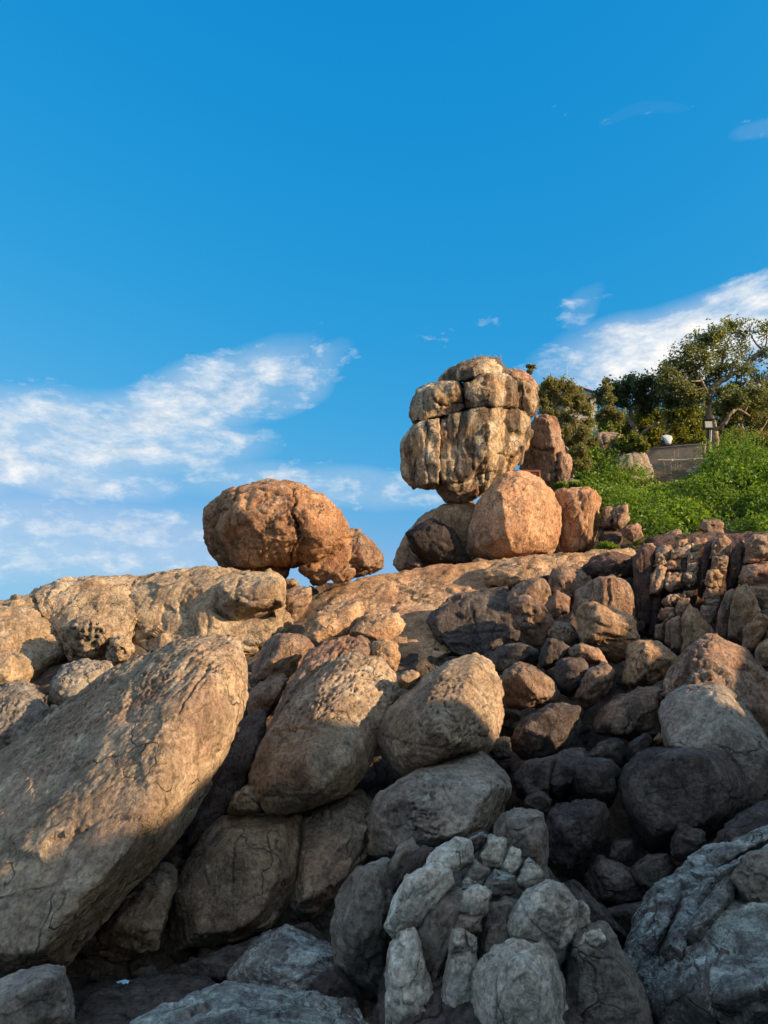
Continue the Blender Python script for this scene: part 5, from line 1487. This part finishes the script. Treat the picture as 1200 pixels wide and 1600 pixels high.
# skin body (legs forward over the far edge, torso bowed, arms resting on the thighs, head bent forward)
J_ = {'pelvis': ((0, 0, .10), (.15, .12)), 'waist': ((0, .02, .24), (.145, .11)), 'chest': ((0, .09, .40), (.14, .105)), 'neck': ((0, .19, .50), (.06, .06)), 'jaw': ((0, .27, .52), (.075, .085)), 'skull': ((0, .33, .56), (.085, .095)),
      'shl': ((-.15, .11, .42), (.055, .055)), 'ell': ((-.215, .20, .17), (.047, .047)), 'wrl': ((-.13, .42, .16), (.034, .034)), 'hal': ((-.09, .50, .15), (.04, .022)),
      'shr': ((.15, .11, .42), (.055, .055)), 'elr': ((.215, .20, .17), (.047, .047)), 'wrr': ((.13, .42, .16), (.034, .034)), 'har': ((.09, .50, .15), (.04, .022)),
      'hil': ((-.10, .06, .09), (.09, .085)), 'knl': ((-.13, .48, .10), (.065, .065)), 'anl': ((-.13, .50, -.32), (.045, .045)), 'fol': ((-.14, .62, -.36), (.04, .03)),
      'hir': ((.10, .06, .09), (.09, .085)), 'knr': ((.13, .48, .10), (.065, .065)), 'anr': ((.13, .50, -.32), (.045, .045)), 'for': ((.14, .62, -.36), (.04, .03))}
BN = [('pelvis', 'waist'), ('waist', 'chest'), ('chest', 'neck'), ('neck', 'jaw'), ('jaw', 'skull'), ('chest', 'shl'), ('shl', 'ell'), ('ell', 'wrl'), ('wrl', 'hal'), ('chest', 'shr'), ('shr', 'elr'), ('elr', 'wrr'), ('wrr', 'har'),
      ('pelvis', 'hil'), ('hil', 'knl'), ('knl', 'anl'), ('anl', 'fol'), ('pelvis', 'hir'), ('hir', 'knr'), ('knr', 'anr'), ('anr', 'for')]
skin_body('body', J_, BN, skin_m, pe)
S_ = {'hem': ((0, 0, .03), (.165, .125)), 'waist': ((0, .02, .22), (.16, .125)), 'chest': ((0, .085, .39), (.165, .13)), 'collar': ((0, .15, .46), (.085, .075)),
      'shl': ((-.155, .105, .405), (.07, .07)), 'sll': ((-.20, .155, .28), (.062, .062)), 'shr': ((.155, .105, .405), (.07, .07)), 'slr': ((.20, .155, .28), (.062, .062))}
skin_body('shirt', S_, [('hem', 'waist'), ('waist', 'chest'), ('chest', 'collar'), ('chest', 'shl'), ('shl', 'sll'), ('chest', 'shr'), ('shr', 'slr')], shirt_m, pe)
T_ = {'pelvis': ((0, .01, .07), (.165, .10)), 'hil': ((-.10, .10, .085), (.105, .09)), 'knl': ((-.13, .48, .10), (.085, .08)), 'cal': ((-.13, .50, -.25), (.065, .065)), 'hir': ((.10, .10, .085), (.105, .09)), 'knr': ((.13, .48, .10), (.085, .08)), 'car': ((.13, .50, -.25), (.065, .065))}
skin_body('trousers', T_, [('pelvis', 'hil'), ('hil', 'knl'), ('knl', 'cal'), ('pelvis', 'hir'), ('hir', 'knr'), ('knr', 'car')], trouser_m, pe)
H_ = {'nape': ((0, .235, .565), (.07, .05)), 'crown': ((0, .315, .605), (.088, .075)), 'front': ((0, .385, .585), (.075, .06))}
skin_body('hair', H_, [('nape', 'crown'), ('crown', 'front')], hair_m, pe)

# hut with a teal roof among the trees
wall_m = simple_mat('pale_wall', (0.36, 0.37, 0.35), 0.9, 0.2, 1.5)
teal_m = simple_mat('teal_roof_sheet', (0.11, 0.21, 0.19), 0.55, 0.35, 2.5)
fascia_m = simple_mat('brown_fascia', (0.14, 0.075, 0.055), 0.8, 0.3)
D_H = 37.0
h0 = P(934, 676, D_H)
e_r, e_l = P(939, 615, D_H - .3), P(872, 615, D_H - .3)
hut = empty('hut', h0)
tag(hut, 'small hut with a teal sheet roof and pale walls, half hidden by trees', 'hut')
wx0, wx1 = P(880, 650, D_H)[0], P(934, 650, D_H)[0]
zt = float(e_r[2]) - 0.02
zb = float(P(934, 690, D_H)[2])
yw = float(P(934, 650, D_H)[1])
bm_obj('wall', box_np(((wx0 + wx1) / 2, yw + 1.3, (zt + zb) / 2), wx1 - wx0, 2.6, zt - zb, None, 0.01), wall_m, hut, hut.location)
bm_obj('wall_post', box_np((wx1 - .3, yw - .035, (zt + zb) / 2), .07, .06, zt - zb, None, 0.005), wall_m, hut, hut.location)
ridge_z = float(P(900, 597, D_H + 1.0)[2])
ex0, ex1 = float(e_l[0]) - .1, float(e_r[0])
y0, y1 = yw - .35, yw + 2.95
rx0, rx1 = float(P(890, 600, D_H + 1)[0]), float(P(906, 600, D_H + 1)[0])
ym = (y0 + y1) / 2
ez = zt + 0.02
n = 16
fv, ff = [], []
for i in range(n + 1):       # corrugated front and rear slopes
    for side in (0, 1):
        tx = i / n
        lift = 0.03 * (i % 2)
        fv.append((ex0 + (ex1 - ex0) * tx, y0 if side == 0 else y1, ez + lift))
        fv.append((rx0 + (rx1 - rx0) * tx, ym, ridge_z + lift))
for i in range(n):
    a0 = i * 4
    ff += [(a0, a0 + 4, a0 + 5, a0 + 1), (a0 + 3, a0 + 7, a0 + 6, a0 + 2)]
ff += [(n * 4, n * 4 + 2, n * 4 + 1, n * 4 + 1)[:4], (0, 1, 2, 2)[:4]]
bm = bmesh.new()
bv = [bm.verts.new(v) for v in fv]
for f_ in ff:
    u_ = []
    for k in f_:
        if bv[k] not in u_:
            u_.append(bv[k])
    bm.faces.new(u_)
bmesh.ops.solidify(bm, geom=list(bm.faces), thickness=0.02)
bm_obj('roof', bm, teal_m, hut, hut.location)
vv, f2_ = tube([(np.array([(rx0, ym, ridge_z + .04), (rx1, ym, ridge_z + .04)]), [.07, .07]), (np.array([(rx1, ym, ridge_z + .04), (ex1, y0, ez + .04)]), [.07, .06]), (np.array([(rx1, ym, ridge_z + .04), (ex1, y1, ez + .04)]), [.07, .06]),
                (np.array([(rx0, ym, ridge_z + .04), (ex0, y0, ez + .04)]), [.07, .06])], 6)
link('ridge_cap', mesh_np('ridge_cap', vv - np.array(hut.location), f2_, fascia_m), hut, hut.location)
bm_obj('eave_board', box_np(((ex0 + ex1) / 2, y0 - .015, ez - .09), ex1 - ex0, .03, .14, None, 0.004), fascia_m, hut, hut.location)
# thin mast behind the hut
vv, ff = tube([(np.array([P(886, 640, 38.5), P(886, 572, 38.5)]), [.02, .010])], 6)
tag(link('mast', mesh_np('mast', vv, ff, pipe_m)), 'hair-thin mast rising behind the hut roof', 'mast')

# reddish picture frame propped behind the orange boulder
wood_m = simple_mat('red_wood', (0.20, 0.075, 0.05), 0.7, 0.3)
board_m = simple_mat('red_board', (0.13, 0.07, 0.06), 0.85, 0.3)
fc = P(821, 756, 20.9)
fm = empty('framed_board', fc)
tag(fm, 'reddish wooden framed board propped behind the large orange boulder', 'board')
wd, ht = 49 * 20.9 / F, 44 * 20.9 / F
bm_obj('board', box_np(fc, wd - .02, .02, ht - .02), board_m, fm, fc)
for sx, sz, ox, oz in ((wd, .06, 0, ht / 2 - .03), (wd, .06, 0, -ht / 2 + .03), (.06, ht - .122, wd / 2 - .03, 0), (.06, ht - .122, -wd / 2 + .03, 0)):
    bm_obj('frame_rail', box_np(fc + np.array([ox, -.012, oz]), sx, .055, sz, None, 0.006), wood_m, fm, fc)

# weathered timber post wedged between the stack and the standing rock
post_m = simple_mat('grey_timber', (0.26, 0.21, 0.17), 0.9, 0.35, 8.0, bump=0.5)
p0, p1 = P(810, 722, 21.35), P(815.5, 692, 20.75)
bm = bmesh.new()
path = np.linspace(p0, p1, 6)
vv, ff = tube([(path, np.array([.13, .125, .12, .12, .115, .112]))], 12)
bv = [bm.verts.new(v) for v in vv]
for f_ in ff:
    bm.faces.new([bv[k] for k in f_])
bm.faces.new(bv[-12:])
bm.faces.new(bv[:12][::-1])
bmesh.ops.recalc_face_normals(bm, faces=bm.faces)
o = bm_obj('timber_post', bm, post_m, None, tuple(p0), False)
tag(o, 'round grey timber stub wedged beside the streaked rock stack', 'post')
